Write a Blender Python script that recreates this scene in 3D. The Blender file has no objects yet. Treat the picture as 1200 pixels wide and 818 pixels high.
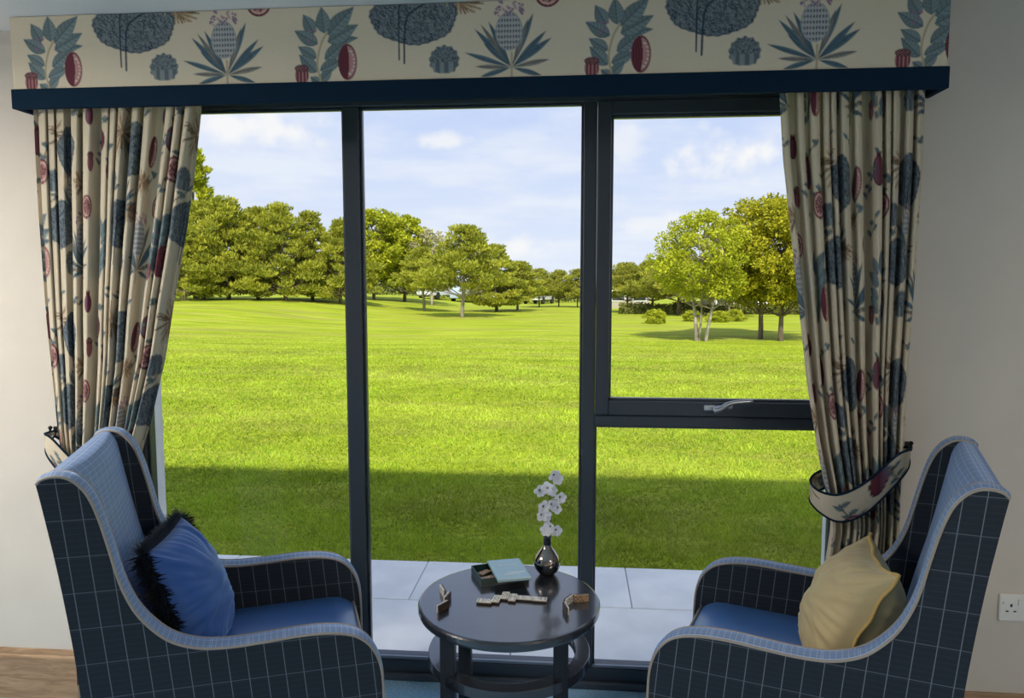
import bpy, math, random
import numpy as np
from mathutils import Vector, Matrix, noise as mnoise

# ---------------------------------------------------------------- camera, world, sun, exposure
sc = bpy.context.scene
COL = sc.collection
sc.view_settings.view_transform = 'Standard'
sc.view_settings.look = 'None'
sc.view_settings.gamma = 1.0
sc.view_settings.use_curve_mapping = False
sc.view_settings.exposure = 0.0
sc.cycles.use_denoising = True
sc.cycles.max_bounces = 10
sc.cycles.transparent_max_bounces = 24

cam_d = bpy.data.cameras.new('camera')
cam_d.sensor_width = 36.0
cam_d.lens = 25.2
cam_d.clip_end = 600
cam = bpy.data.objects.new('camera', cam_d)
cam.location = (0.0, -2.41, 1.54)
cam.rotation_euler = (math.radians(90 - 5.03), 0, math.radians(4.9))
COL.objects.link(cam)
sc.camera = cam

SKY_STRENGTH = 1.0
SUN_STRENGTH = 6.3


def N(nt, typ, **kw):
    n = nt.nodes.new(typ)
    for k, v in kw.items():
        setattr(n, k, v)
    return n


def mth(nt, op, a, b=None, c=None, clamp=False):
    n = nt.nodes.new('ShaderNodeMath')
    n.operation = op
    n.use_clamp = clamp
    for i, v in enumerate((a, b, c)):
        if v is None:
            continue
        if isinstance(v, (int, float)):
            n.inputs[i].default_value = v
        else:
            nt.links.new(v, n.inputs[i])
    return n.outputs[0]


def smooth(nt, x, lo, hi):
    n = nt.nodes.new('ShaderNodeMapRange')
    n.interpolation_type = 'SMOOTHSTEP'
    nt.links.new(x, n.inputs[0])
    n.inputs[1].default_value = lo
    n.inputs[2].default_value = hi
    return n.outputs[0]


def mix(nt, fac, a, b):
    n = nt.nodes.new('ShaderNodeMix')
    n.data_type = 'RGBA'
    for sock, v in ((0, fac), (6, a), (7, b)):
        if isinstance(v, (int, float)):
            n.inputs[sock].default_value = v
        elif isinstance(v, tuple):
            n.inputs[sock].default_value = (*v, 1.0) if len(v) == 3 else v
        else:
            nt.links.new(v, n.inputs[sock])
    return n.outputs[2]


def build_world():
    w = bpy.data.worlds.new('world')
    sc.world = w
    w.use_nodes = True
    nt = w.node_tree
    nt.nodes.clear()
    out = N(nt, 'ShaderNodeOutputWorld')
    bg = N(nt, 'ShaderNodeBackground')
    nt.links.new(bg.outputs[0], out.inputs[0])
    tc = N(nt, 'ShaderNodeTexCoord')
    d = tc.outputs['Generated']
    sep = N(nt, 'ShaderNodeSeparateXYZ')
    nt.links.new(d, sep.inputs[0])
    z = sep.outputs[2]
    sky = mix(nt, smooth(nt, z, 0.0, 0.40), (0.76, 0.84, 1.0), (0.46, 0.60, 0.96))
    # soft cloud layer laid out over the sky dome
    zz = mth(nt, 'ADD', mth(nt, 'MAXIMUM', z, 0.0), 0.12)
    comb = N(nt, 'ShaderNodeCombineXYZ')
    nt.links.new(mth(nt, 'DIVIDE', sep.outputs[0], zz), comb.inputs[0])
    nt.links.new(mth(nt, 'DIVIDE', sep.outputs[1], zz), comb.inputs[1])
    nz = N(nt, 'ShaderNodeTexNoise')
    nz.inputs['Scale'].default_value = 1.1
    nz.inputs['Detail'].default_value = 6
    nz.inputs['Roughness'].default_value = 0.55
    nt.links.new(comb.outputs[0], nz.inputs['Vector'])
    veil = mth(nt, 'MULTIPLY', smooth(nt, nz.outputs[0], 0.38, 0.66), 0.75)
    col = mix(nt, veil, sky, (0.88, 0.92, 1.0))
    # a few fair weather clouds
    nz2 = N(nt, 'ShaderNodeTexNoise')
    nz2.inputs['Scale'].default_value = 22
    nz2.inputs['Detail'].default_value = 5
    nt.links.new(d, nz2.inputs['Vector'])
    for (cx, cy, cz, rx, rz, amt) in ((0.190, 0.967, 0.165, 0.075, 0.032, 0.95), (-0.43, 0.882, 0.200, 0.11, 0.028, 0.85),
                                     (-0.169, 0.967, 0.193, 0.045, 0.012, 0.7), (-0.079, 0.995, 0.055, 0.05, 0.02, 0.8),
                                     (0.070, 0.98, 0.19, 0.03, 0.022, 0.5), (0.11, 0.98, 0.085, 0.06, 0.013, 0.6)):
        dx = mth(nt, 'DIVIDE', mth(nt, 'SUBTRACT', sep.outputs[0], cx), rx)
        dy = mth(nt, 'DIVIDE', mth(nt, 'SUBTRACT', sep.outputs[1], cy), 0.25)
        dz = mth(nt, 'DIVIDE', mth(nt, 'SUBTRACT', z, cz), rz)
        r = mth(nt, 'SQRT', mth(nt, 'ADD', mth(nt, 'ADD', mth(nt, 'MULTIPLY', dx, dx), mth(nt, 'MULTIPLY', dy, dy)), mth(nt, 'MULTIPLY', dz, dz)))
        v = mth(nt, 'ADD', r, mth(nt, 'MULTIPLY', mth(nt, 'SUBTRACT', nz2.outputs[0], 0.5), 3.2))
        m = mth(nt, 'SUBTRACT', 1.0, smooth(nt, v, 0.1, 1.15))
        col = mix(nt, mth(nt, 'MULTIPLY', m, amt), col, (1.0, 0.99, 0.98))
    ground = mix(nt, smooth(nt, z, -0.03, 0.0), (0.16, 0.24, 0.06), col)
    nt.links.new(ground, bg.inputs[0])
    bg.inputs[1].default_value = SKY_STRENGTH


build_world()

sun_d = bpy.data.lights.new('sun', 'SUN')
sun_d.energy = SUN_STRENGTH
sun_d.angle = math.radians(2.4)
sun_d.color = (1.0, 0.95, 0.82)
sun = bpy.data.objects.new('sun', sun_d)
sun.rotation_euler = (math.radians(46), 0, math.radians(6))   # from behind the building, high
sun.location = (0, -8, 12)
COL.objects.link(sun)

# ---------------------------------------------------------------- helpers
rng = np.random.default_rng(7)
random.seed(7)


def tag(o, label=None, cat=None, group=None, kind=None):
    if label: o['label'] = label
    if cat: o['category'] = cat
    if group: o['group'] = group
    if kind: o['kind'] = kind
    return o


def empty(name, loc=(0, 0, 0), rz=0.0, parent=None):
    o = bpy.data.objects.new(name, None)
    o.empty_display_size = 0.05
    COL.objects.link(o)
    o.location = loc
    o.rotation_euler = (0, 0, rz)
    o.parent = parent
    return o


def mesh_obj(name, me, mat, parent=None):
    o = bpy.data.objects.new(name, me)
    if mat is not None and len(me.materials) == 0:
        me.materials.append(mat)
    COL.objects.link(o)
    o.parent = parent
    return o


class MB:
    """collects vertices and faces for one mesh"""
    def __init__(s):
        s.v, s.f, s.uv, s.c = [], [], [], []

    def add(s, vs, fs, uv=None):
        b = len(s.v)
        s.v += [tuple(p) for p in vs]
        s.f += [tuple(i + b for i in f) for f in fs]
        s.uv += list(uv) if uv is not None else [(0.0, 0.0)] * len(vs)
        return b

    def box(s, x0, x1, y0, y1, z0, z1):
        vs = [(x, y, z) for z in (z0, z1) for y in (y0, y1) for x in (x0, x1)]
        s.add(vs, [(0, 2, 3, 1), (4, 5, 7, 6), (0, 1, 5, 4), (2, 6, 7, 3), (0, 4, 6, 2), (1, 3, 7, 5)])
        return s

    def obox(s, c, hx, hy, hz, M):
        vs = []
        for z in (-hz, hz):
            for y in (-hy, hy):
                for x in (-hx, hx):
                    vs.append(Vector(c) + M @ Vector((x, y, z)))
        s.add(vs, [(0, 2, 3, 1), (4, 5, 7, 6), (0, 1, 5, 4), (2, 6, 7, 3), (0, 4, 6, 2), (1, 3, 7, 5)])
        return s

    def lathe(s, prof, c=(0, 0, 0), n=32, caps=True):
        c = Vector(c)
        vs = []
        for (r, z) in prof:
            for k in range(n):
                a = 2 * math.pi * k / n
                vs.append((c.x + r * math.cos(a), c.y + r * math.sin(a), c.z + z))
        fs = []
        m = len(prof)
        for i in range(m - 1):
            for k in range(n):
                k2 = (k + 1) % n
                fs.append((i * n + k, i * n + k2, (i + 1) * n + k2, (i + 1) * n + k))
        if caps:
            fs.append(tuple(range(n))[::-1])
            fs.append(tuple((m - 1) * n + k for k in range(n)))
        s.add(vs, fs)
        return s

    def tube(s, pts, r, n=8, caps=True, closed=False):
        pts = [Vector(p) for p in pts]
        m = len(pts)
        rs = r if isinstance(r, (list, tuple)) else [r] * m
        up = None
        vs = []
        for i, p in enumerate(pts):
            if closed:
                t = (pts[(i + 1) % m] - pts[i - 1])
            else:
                t = pts[min(i + 1, m - 1)] - pts[max(i - 1, 0)]
            t = t.normalized() if t.length > 1e-9 else Vector((0, 0, 1))
            if up is None:
                up = Vector((0, 0, 1)) if abs(t.z) < 0.9 else Vector((1, 0, 0))
            x = t.cross(up)
            if x.length < 1e-6:
                x = t.cross(Vector((1, 0.3, 0)))
            x.normalize()
            up = x.cross(t).normalized()
            for k in range(n):
                a = 2 * math.pi * k / n
                vs.append(p + (x * math.cos(a) + up * math.sin(a)) * rs[i])
        fs = []
        for i in range(m if closed else m - 1):
            i2 = (i + 1) % m
            for k in range(n):
                k2 = (k + 1) % n
                fs.append((i * n + k, i * n + k2, i2 * n + k2, i2 * n + k))
        if caps and not closed:
            fs.append(tuple(range(n))[::-1])
            fs.append(tuple((m - 1) * n + k for k in range(n)))
        s.add(vs, fs)
        return s

    def mesh(s, name, smooth_=False):
        me = bpy.data.meshes.new(name)
        me.from_pydata(s.v, [], s.f)
        uvl = me.uv_layers.new(name='UVMap')
        idx = np.zeros(len(me.loops), dtype=np.int32)
        me.loops.foreach_get('vertex_index', idx)
        uv = np.array(s.uv, dtype=np.float32)[idx]
        uvl.data.foreach_set('uv', uv.ravel())
        if smooth_:
            me.polygons.foreach_set('use_smooth', np.ones(len(me.polygons), dtype=bool))
        me.update()
        return me

    def build(s, name, mat, parent=None, smooth_=False, bevel=0.0, seg=2):
        o = mesh_obj(name, s.mesh(name, smooth_), mat, parent)
        if bevel:
            m = o.modifiers.new('bevel', 'BEVEL')
            m.width = bevel
            m.segments = seg
            m.limit_method = 'ANGLE'
            m.angle_limit = math.radians(40)
            m.harden_normals = False
        return o


def np_mesh(name, V, F, smooth_=False, col=None, uv=None):
    """mesh from numpy arrays; all faces the same size"""
    me = bpy.data.meshes.new(name)
    nv, nf, k = len(V), len(F), F.shape[1]
    me.vertices.add(nv)
    me.vertices.foreach_set('co', np.ascontiguousarray(V, dtype=np.float32).ravel())
    me.loops.add(nf * k)
    me.loops.foreach_set('vertex_index', np.ascontiguousarray(F, dtype=np.int32).ravel())
    me.polygons.add(nf)
    me.polygons.foreach_set('loop_start', np.arange(0, nf * k, k, dtype=np.int32))
    if smooth_:
        me.polygons.foreach_set('use_smooth', np.ones(nf, dtype=bool))
    me.update(calc_edges=True)
    if col is not None:
        a = me.color_attributes.new('tint', 'FLOAT_COLOR', 'POINT')
        a.data.foreach_set('color', np.concatenate([col, np.ones((nv, 1))], 1).astype(np.float32).ravel())
    if uv is not None:
        l = me.uv_layers.new(name='UVMap')
        l.data.foreach_set('uv', np.ascontiguousarray(uv[F.ravel()], dtype=np.float32).ravel())
    return me


def grid_faces(nu, nv):
    i = np.arange(nv - 1)[:, None] * nu + np.arange(nu - 1)[None, :]
    i = i.ravel()
    return np.stack([i, i + 1, i + 1 + nu, i + nu], 1)


def crom(pts, per=6):
    """Catmull-Rom resample of a list of tuples"""
    P = [np.array(p, float) for p in pts]
    P = [2 * P[0] - P[1]] + P + [2 * P[-1] - P[-2]]
    out = []
    for i in range(1, len(P) - 2):
        for k in range(per):
            t = k / per
            a, b, c, d = P[i - 1], P[i], P[i + 1], P[i + 2]
            out.append(0.5 * ((2 * b) + (-a + c) * t + (2 * a - 5 * b + 4 * c - d) * t * t + (-a + 3 * b - 3 * c + d) * t ** 3))
    out.append(P[-2])
    return [tuple(p) for p in out]


def copy_tree(o, parent=None):
    c = o.copy()
    COL.objects.link(c)
    c.parent = parent
    for ch in list(o.children):
        copy_tree(ch, c)
    return c


# ---------------------------------------------------------------- materials
MATS = {}


def principled(name, color, rough=0.6, metallic=0.0, spec=0.5, **kw):
    m = bpy.data.materials.new(name)
    m.use_nodes = True
    b = m.node_tree.nodes['Principled BSDF']
    b.inputs['Base Color'].default_value = (*color, 1)
    b.inputs['Roughness'].default_value = rough
    b.inputs['Metallic'].default_value = metallic
    b.inputs['Specular IOR Level'].default_value = spec
    for k, v in kw.items():
        b.inputs[k].default_value = v
    MATS[name] = m
    return m, m.node_tree, b


def noise_var(name, c1, c2, scale, rough=0.7, bump=0.0, coord='Object', detail=5, stretch=None, lo=0.35, hi=0.65, bscale=None, **kw):
    m, nt, b = principled(name, c1, rough, **kw)
    tc = N(nt, 'ShaderNodeTexCoord')
    v = tc.outputs[coord]
    if stretch:
        mp = N(nt, 'ShaderNodeMapping')
        mp.inputs['Scale'].default_value = stretch
        nt.links.new(v, mp.inputs[0])
        v = mp.outputs[0]
    n = N(nt, 'ShaderNodeTexNoise')
    n.inputs['Scale'].default_value = scale
    n.inputs['Detail'].default_value = detail
    nt.links.new(v, n.inputs['Vector'])
    nt.links.new(mix(nt, smooth(nt, n.outputs[0], lo, hi), c1, c2), b.inputs['Base Color'])
    if bump:
        n2 = n
        if bscale:
            n2 = N(nt, 'ShaderNodeTexNoise')
            n2.inputs['Scale'].default_value = bscale
            n2.inputs['Detail'].default_value = 3
            nt.links.new(v, n2.inputs['Vector'])
        bp = N(nt, 'ShaderNodeBump')
        bp.inputs['Strength'].default_value = bump
        bp.inputs['Distance'].default_value = 0.01
        nt.links.new(n2.outputs[0], bp.inputs['Height'])
        nt.links.new(bp.outputs[0], b.inputs['Normal'])
    return m


M_WALL = noise_var('wall_paint', (0.60, 0.555, 0.50), (0.63, 0.585, 0.53), 3, 0.85, 0.03, bscale=180)
M_CEIL = noise_var('ceiling_paint', (0.74, 0.74, 0.74), (0.78, 0.78, 0.78), 2, 0.9)
M_RENDER = noise_var('outside_render', (0.72, 0.73, 0.75), (0.78, 0.79, 0.81), 12, 0.85, 0.1, bscale=120)
M_ROOF = noise_var('roof_slate', (0.12, 0.12, 0.13), (0.2, 0.2, 0.21), 8, 0.8)
M_FRAME, _, _ = principled('anthracite_frame', (0.036, 0.048, 0.066), 0.30, spec=0.5)
M_FRAMEB, _, _ = principled('frame_bead', (0.060, 0.076, 0.100), 0.25, spec=0.5)
M_STEEL, _, _ = principled('satin_steel', (0.62, 0.63, 0.66), 0.28, 1.0)
M_CARPET = noise_var('blue_carpet', (0.24, 0.47, 0.74), (0.38, 0.64, 0.88), 140, 0.95, 0.6, detail=6)
M_NAVY, _, _ = principled('navy_band', (0.004, 0.019, 0.042), 0.9, spec=0.15)
M_PLASTIC, _, _ = principled('white_plastic', (0.80, 0.79, 0.77), 0.35)
M_DARK, _, _ = principled('dark_slot', (0.02, 0.02, 0.02), 0.6)
M_IRON, _, _ = principled('black_iron', (0.012, 0.012, 0.015), 0.4, 0.6)
M_BLACKWOOD = None


def wood(name, c1, c2, scale=6, rough=0.45, axis=(1, 14, 14), spec=0.5, bump=0.05):
    m, nt, b = principled(name, c1, rough, spec=spec)
    tc = N(nt, 'ShaderNodeTexCoord')
    mp = N(nt, 'ShaderNodeMapping')
    mp.inputs['Scale'].default_value = axis
    nt.links.new(tc.outputs['Object'], mp.inputs[0])
    n = N(nt, 'ShaderNodeTexNoise')
    n.inputs['Scale'].default_value = scale
    n.inputs['Detail'].default_value = 7
    n.inputs['Roughness'].default_value = 0.6
    n.inputs['Distortion'].default_value = 1.1
    nt.links.new(mp.outputs[0], n.inputs['Vector'])
    nt.links.new(mix(nt, smooth(nt, n.outputs[0], 0.3, 0.7), c1, c2), b.inputs['Base Color'])
    bp = N(nt, 'ShaderNodeBump')
    bp.inputs['Strength'].default_value = bump
    bp.inputs['Distance'].default_value = 0.002
    nt.links.new(n.outputs[0], bp.inputs['Height'])
    nt.links.new(bp.outputs[0], b.inputs['Normal'])
    return m


M_OAK = wood('oak_skirting', (0.25, 0.15, 0.08), (0.42, 0.275, 0.16), 4, 0.5, (1.5, 10, 14))
M_BLACKWOOD = wood('black_stained_wood', (0.012, 0.014, 0.019), (0.026, 0.030, 0.040), 5, 0.24, (1.2, 22, 22), 0.6, 0.12)
_b = M_BLACKWOOD.node_tree.nodes['Principled BSDF']
_b.inputs['Coat Weight'].default_value = 1.0
_b.inputs['Coat Roughness'].default_value = 0.10

M_BLACKLEG = wood('black_stained_leg', (0.010, 0.012, 0.016), (0.018, 0.021, 0.028), 5, 0.45, (22, 22, 1.2), 0.3, 0.1)


def glass_mat():
    m = bpy.data.materials.new('window_glass')
    m.use_nodes = True
    nt = m.node_tree
    nt.nodes.clear()
    out = N(nt, 'ShaderNodeOutputMaterial')
    tr = N(nt, 'ShaderNodeBsdfTransparent')
    tr.inputs[0].default_value = (0.985, 0.99, 0.99, 1)
    gl = N(nt, 'ShaderNodeBsdfGlossy')
    gl.inputs['Roughness'].default_value = 0.0
    fr = N(nt, 'ShaderNodeFresnel')
    fr.inputs[0].default_value = 1.14
    mx = N(nt, 'ShaderNodeMixShader')
    nt.links.new(fr.outputs[0], mx.inputs[0])
    nt.links.new(tr.outputs[0], mx.inputs[1])
    nt.links.new(gl.outputs[0], mx.inputs[2])
    nt.links.new(mx.outputs[0], out.inputs[0])
    return m


M_GLASS = glass_mat()


def plaid(name='windowpane_check_wool', base=(0.010, 0.016, 0.026), line=(0.24, 0.28, 0.34), fine=False):
    m, nt, b = principled(name, base, 0.62, spec=0.35)
    uv = N(nt, 'ShaderNodeUVMap')
    uv.uv_map = 'UVMap'
    sep = N(nt, 'ShaderNodeSeparateXYZ')
    nt.links.new(uv.outputs[0], sep.inputs[0])

    def lines(sock, period, width, soft):
        p = mth(nt, 'PINGPONG', mth(nt, 'ADD', sock, 10.0), period / 2)
        return mth(nt, 'SUBTRACT', 1.0, smooth(nt, p, width, width + soft))
    u, v = sep.outputs[0], sep.outputs[1]
    maj = mth(nt, 'MAXIMUM', lines(u, 0.044, 0.0006, 0.0007), mth(nt, 'MULTIPLY', lines(v, 0.088, 0.0006, 0.0007), 0.6))
    mnr = mth(nt, 'MAXIMUM', mth(nt, 'MULTIPLY', lines(v, 0.0147, 0.0006, 0.0006), 0.30 if fine else 0.035), mth(nt, 'MULTIPLY', lines(u, 0.011, 0.0005, 0.0006), 0.16 if fine else 0.0))
    fac = mth(nt, 'MAXIMUM', mth(nt, 'MULTIPLY', maj, 0.62), mnr)
    wv = N(nt, 'ShaderNodeTexNoise')
    wv.inputs['Scale'].default_value = 900
    wv.inputs['Detail'].default_value = 2
    nt.links.new(uv.outputs[0], wv.inputs['Vector'])
    wb = mix(nt, wv.outputs[0], tuple(c * 0.7 for c in base), tuple(c * 1.5 for c in base))
    nt.links.new(mix(nt, fac, wb, line), b.inputs['Base Color'])
    nt.links.new(mix(nt, fac, (0.30, 0.46, 0.85), (0.9, 0.93, 1.0)), b.inputs['Sheen Tint'])
    b.inputs['Sheen Weight'].default_value = 1.0 if fine else 0.10
    b.inputs['Sheen Roughness'].default_value = 0.35
    bp = N(nt, 'ShaderNodeBump')
    bp.inputs['Strength'].default_value = 0.15
    bp.inputs['Distance'].default_value = 0.001
    nt.links.new(wv.outputs[0], bp.inputs['Height'])
    nt.links.new(bp.outputs[0], b.inputs['Normal'])
    return m


M_PLAID = plaid()
M_PLAID_LIT = plaid('lit_plaid_wool', (0.165, 0.250, 0.430), (0.72, 0.78, 0.86), True)
M_PIPING, _, _ = principled('taupe_piping', (0.34, 0.30, 0.26), 0.6)
M_SEAT, _, _b = principled('blue_leathercloth', (0.055, 0.160, 0.44), 0.36, spec=1.0)
M_LEG, _, _ = principled('dark_leg', (0.03, 0.02, 0.015), 0.4)


def velvet(name, c, tint, w=0.8):
    m, nt, b = principled(name, c, 0.55, spec=0.25)
    b.inputs['Sheen Weight'].default_value = w
    b.inputs['Sheen Roughness'].default_value = 0.35
    b.inputs['Sheen Tint'].default_value = (*tint, 1)
    return m


M_VBLUE = velvet('blue_velvet', (0.040, 0.120, 0.40), (0.45, 0.65, 1.0), 1.0)
M_VGOLD = velvet('gold_velvet', (0.58, 0.46, 0.25), (1.0, 0.92, 0.75), 0.6)
M_VGOLDP = velvet('gold_piping', (0.62, 0.42, 0.14), (1.0, 0.85, 0.5), 0.5)
M_FRINGE = velvet('black_fringe', (0.006, 0.008, 0.014), (0.3, 0.4, 0.6), 0.25)


def attr_fabric(name, translucent=0.0, rough=0.8, sheen=0.1, gain=1.0):
    m, nt, b = principled(name, (0.8, 0.8, 0.8), rough, spec=0.2)
    at = N(nt, 'ShaderNodeVertexColor')
    at.layer_name = 'tint'
    col = at.outputs[0]
    nt.links.new(col, b.inputs['Base Color'])
    b.inputs['Sheen Weight'].default_value = sheen
    if translucent:
        out = nt.nodes['Material Output']
        tr = N(nt, 'ShaderNodeBsdfTranslucent')
        nt.links.new(col, tr.inputs[0])
        mx = N(nt, 'ShaderNodeMixShader')
        mx.inputs[0].default_value = translucent
        nt.links.new(b.outputs[0], mx.inputs[1])
        nt.links.new(tr.outputs[0], mx.inputs[2])
        nt.links.new(mx.outputs[0], out.inputs[0])
    return m


M_PRINT = attr_fabric('botanical_print_linen', 0.0)
M_CURTAIN = attr_fabric('botanical_print_curtain', 0.20)
M_LEAF = attr_fabric('foliage', 0.38, 0.6, 0.0)
M_BLADE = attr_fabric('grass_blade', 0.30, 0.6, 0.0)
M_BARK = noise_var('bark', (0.10, 0.075, 0.05), (0.24, 0.19, 0.14), 9, 0.9, 0.4, stretch=(3, 3, 0.6))
M_PALEBARK = noise_var('pale_bark', (0.26, 0.22, 0.17), (0.42, 0.37, 0.30), 9, 0.9, 0.4, stretch=(3, 3, 0.6))

# ---------------------------------------------------------------- room shell
CZ = 2.42
OX0, OX1, OZ = -1.745, 1.015, 2.27         # window opening in the wall


def struct(name, mb, mat, **kw):
    return tag(mb.build(name, mat, None, **kw), kind='structure')


struct('floor', MB().box(-3.0, 2.6, -5.5, 0.385, -0.12, 0.0), M_CARPET)
struct('ceiling', MB().box(-3.0, 2.6, -5.5, 0.0, CZ, CZ + 0.14), M_CEIL)
mb = MB()
mb.box(-3.25, OX0, 0, 0.385, -0.12, 2.72)
mb.box(OX1, 2.85, 0, 0.385, -0.12, 2.72)
mb.box(OX0, OX1, 0, 0.385, OZ, 2.72)
wb = struct('wall_back', mb, M_WALL)
mb = MB()       # pale render on the outside of the window wall
mb.box(-3.25, OX0 + 0.045, 0.385, 0.40, -0.12, 2.72)
mb.box(OX1 - 0.045, 2.85, 0.385, 0.40, -0.12, 2.72)
mb.box(OX0 + 0.045, OX1 - 0.045, 0.385, 0.40, OZ - 0.045, 2.72)
mb.box(OX0, OX0 + 0.045, 0.315, 0.385, 0.0, OZ)
mb.box(OX1 - 0.045, OX1, 0.315, 0.385, 0.0, OZ)
mb.box(OX0 + 0.045, OX1 - 0.045, 0.315, 0.385, OZ - 0.045, OZ)
tag(mb.build('render_coat', M_RENDER, wb))
LW = (-2.9, -1.5, 0.55, 2.1)               # side window opening y0 y1 z0 z1
mb = MB()
mb.box(-3.25, -3.0, -5.5, LW[0], -0.12, 2.72)
mb.box(-3.25, -3.0, LW[1], 0.0, -0.12, 2.72)
mb.box(-3.25, -3.0, LW[0], LW[1], -0.12, LW[2])
mb.box(-3.25, -3.0, LW[0], LW[1], LW[3], 2.72)
struct('wall_left', mb, M_WALL)
struct('wall_right', MB().box(2.6, 2.85, -5.5, 0.0, -0.12, 2.72), M_WALL)
struct('wall_rear', MB().box(-3.25, 2.85, -5.75, -5.5, -0.12, 2.72), M_WALL)
struct('roof', MB().box(-3.7, 3.3, -6.1, 0.56, 2.72, 2.86), M_ROOF)


def skirting(name, x0, x1):
    # stepped moulded top edge, swept along x
    prof = [(0, 0), (0, 0.19), (-0.006, 0.19), (-0.009, 0.184), (-0.011, 0.176), (-0.011, 0.172), (-0.016, 0.167), (-0.018, 0.160), (-0.018, 0)]
    m = MB()
    n = len(prof)
    m.add([(x0, y, z) for y, z in prof] + [(x1, y, z) for y, z in prof],
          [(i, (i + 1) % n, n + (i + 1) % n, n + i) for i in range(n)] + [tuple(range(n))[::-1], tuple(range(n, 2 * n))])
    struct(name, m, M_OAK)


skirting('baseboard_left', -3.0, OX0)
skirting('baseboard_right', OX1, 2.6)

# ---------------------------------------------------------------- the big window
win = tag(empty('window_1', (0, 0.24, 0)), kind='structure')
D0, D1 = 0.0, 0.075                         # frame depth, local y
GX0, LM0, LM1, RM0, RM1, GX1 = -1.679, -0.858, -0.797, 0.0325, 0.081, 0.952
HZ, SZ = 2.198, 0.078


def bar(name, x0, x1, z0, z1, y0=D0, y1=D1, mat=M_FRAME, bev=0.004, parent=None):
    return MB().box(x0, x1, y0, y1, z0, z1).build(name, mat, parent or win, bevel=bev)


bar('jamb', OX0, GX0, 0, OZ)
bar('jamb', GX1, OX1, 0, OZ)
bar('head_rail', GX0, GX1, HZ, OZ)
bar('sill_rail', GX0, GX1, 0.0, SZ)
bar('sill_nosing', GX0, GX1, 0.0, 0.03, -0.018, 0.0, M_FRAMEB, 0.006)
M_SILL_LIT, _, _ = principled('lit_sill_trim', (0.24, 0.28, 0.35), 0.3, 0.5)  # paler colour paints the sky highlight along the sill ledge
bar('lit_sill_trim', GX0, GX1, SZ, SZ + 0.011, 0.004, 0.0178, M_SILL_LIT, 0.003)
bar('mullion', LM0, LM1, SZ, HZ)
bar('mullion', RM0, RM1, SZ, HZ)
bar('transom', RM1, GX1, 1.021, 1.062)


def beads(x0, x1, z0, z1, t=0.009, y0=0.018, y1=0.036):
    bar('glazing_bead', x0, x0 + t, z0, z1, y0, y1, M_FRAMEB, 0.003)
    bar('glazing_bead', x1 - t, x1, z0, z1, y0, y1, M_FRAMEB, 0.003)
    bar('glazing_bead', x0 + t, x1 - t, z0, z0 + t, y0, y1, M_FRAMEB, 0.003)
    bar('glazing_bead', x0 + t, x1 - t, z1 - t, z1, y0, y1, M_FRAMEB, 0.003)


def pane(x0, x1, z0, z1, parent=None, y=0.04):
    return MB().box(x0, x1, y, y + 0.004, z0, z1).build('pane', M_GLASS, parent or win)


for (a, b, c, d) in ((GX0, LM0, SZ, HZ), (LM1, RM0, SZ, HZ), (RM1, GX1, SZ, 1.021)):
    beads(a, b, c, d)
    pane(a, b, c, d)
# opening casement
SX0, SX1, SZ0, SZ1 = RM1 + 0.002, GX1 - 0.002, 1.064, HZ - 0.002
T = 0.048
mb = MB()
mb.box(SX0, SX0 + T, -0.014, 0.06, SZ0, SZ1)
mb.box(SX1 - T, SX1, -0.014, 0.06, SZ0, SZ1)
mb.box(SX0 + T, SX1 - T, -0.014, 0.06, SZ0, SZ0 + T + 0.006)
mb.box(SX0 + T, SX1 - T, -0.014, 0.06, SZ1 - T, SZ1)
sash = mb.build('casement_sash', M_FRAME, win, bevel=0.004)
pane(SX0 + T, SX1 - T, SZ0 + T, SZ1 - T, sash, 0.03)
mb = MB()
for (a, b, c, d) in ((SX0 + T, SX0 + T + .009, SZ0 + T, SZ1 - T), (SX1 - T - .009, SX1 - T, SZ0 + T, SZ1 - T), (SX0 + T, SX1 - T, SZ0 + T + .006, SZ0 + T + .015), (SX0 + T, SX1 - T, SZ1 - T - .009, SZ1 - T)):
    mb.box(a, b, 0.006, 0.029, c, d)
mb.build('glazing_bead', M_FRAMEB, sash, bevel=0.002)
# satin handle: rose plate, neck and a lever sweeping up to the right
hd = MB().box(0.475, 0.545, -0.022, -0.013, 1.086, 1.108).build('handle', M_STEEL, win, bevel=0.004)
mb = MB()
mb.lathe([(0.011, 0), (0.011, 0.022), (0.009, 0.028)], n=16)
mb.v = [(0.520 + x, -0.020 - z, 1.097 + y) for x, y, z in mb.v]
mb.build('spindle', M_STEEL, hd, smooth_=True)
path = crom([(0.505, -0.047, 1.092), (0.528, -0.050, 1.099), (0.552, -0.052, 1.116), (0.580, -0.052, 1.124), (0.615, -0.052, 1.127), (0.642, -0.052, 1.130)], 4)
MB().tube(path, [0.0105 - 0.004 * i / len(path) for i in range(len(path))], 10).build('lever', M_STEEL, hd, smooth_=True)
path = crom([(0.570, -0.052, 1.118), (0.568, -0.050, 1.106), (0.560, -0.040, 1.100)], 3)
MB().tube(path, 0.004, 8).build('catch', M_STEEL, hd, smooth_=True)

# plain side window, seen only by its daylight
w2 = tag(empty('window_2', (-3.1, -2.2, 0)), kind='structure')
for (y0, y1, z0, z1) in ((-0.7, -0.64, LW[2], LW[3]), (0.64, 0.7, LW[2], LW[3]), (-0.64, 0.64, LW[2], LW[2] + 0.06), (-0.64, 0.64, LW[3] - 0.06, LW[3]), (-0.03, 0.03, LW[2] + .06, LW[3] - .06)):
    MB().box(-0.03, 0.03, y0, y1, z0, z1).build('frame_bar', M_FRAME, w2, bevel=0.004)
for (y0, y1) in ((-0.64, -0.03), (0.03, 0.64)):
    MB().box(-0.003, 0.003, y0, y1, LW[2] + 0.06, LW[3] - 0.06).build('pane', M_GLASS, w2)

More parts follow.
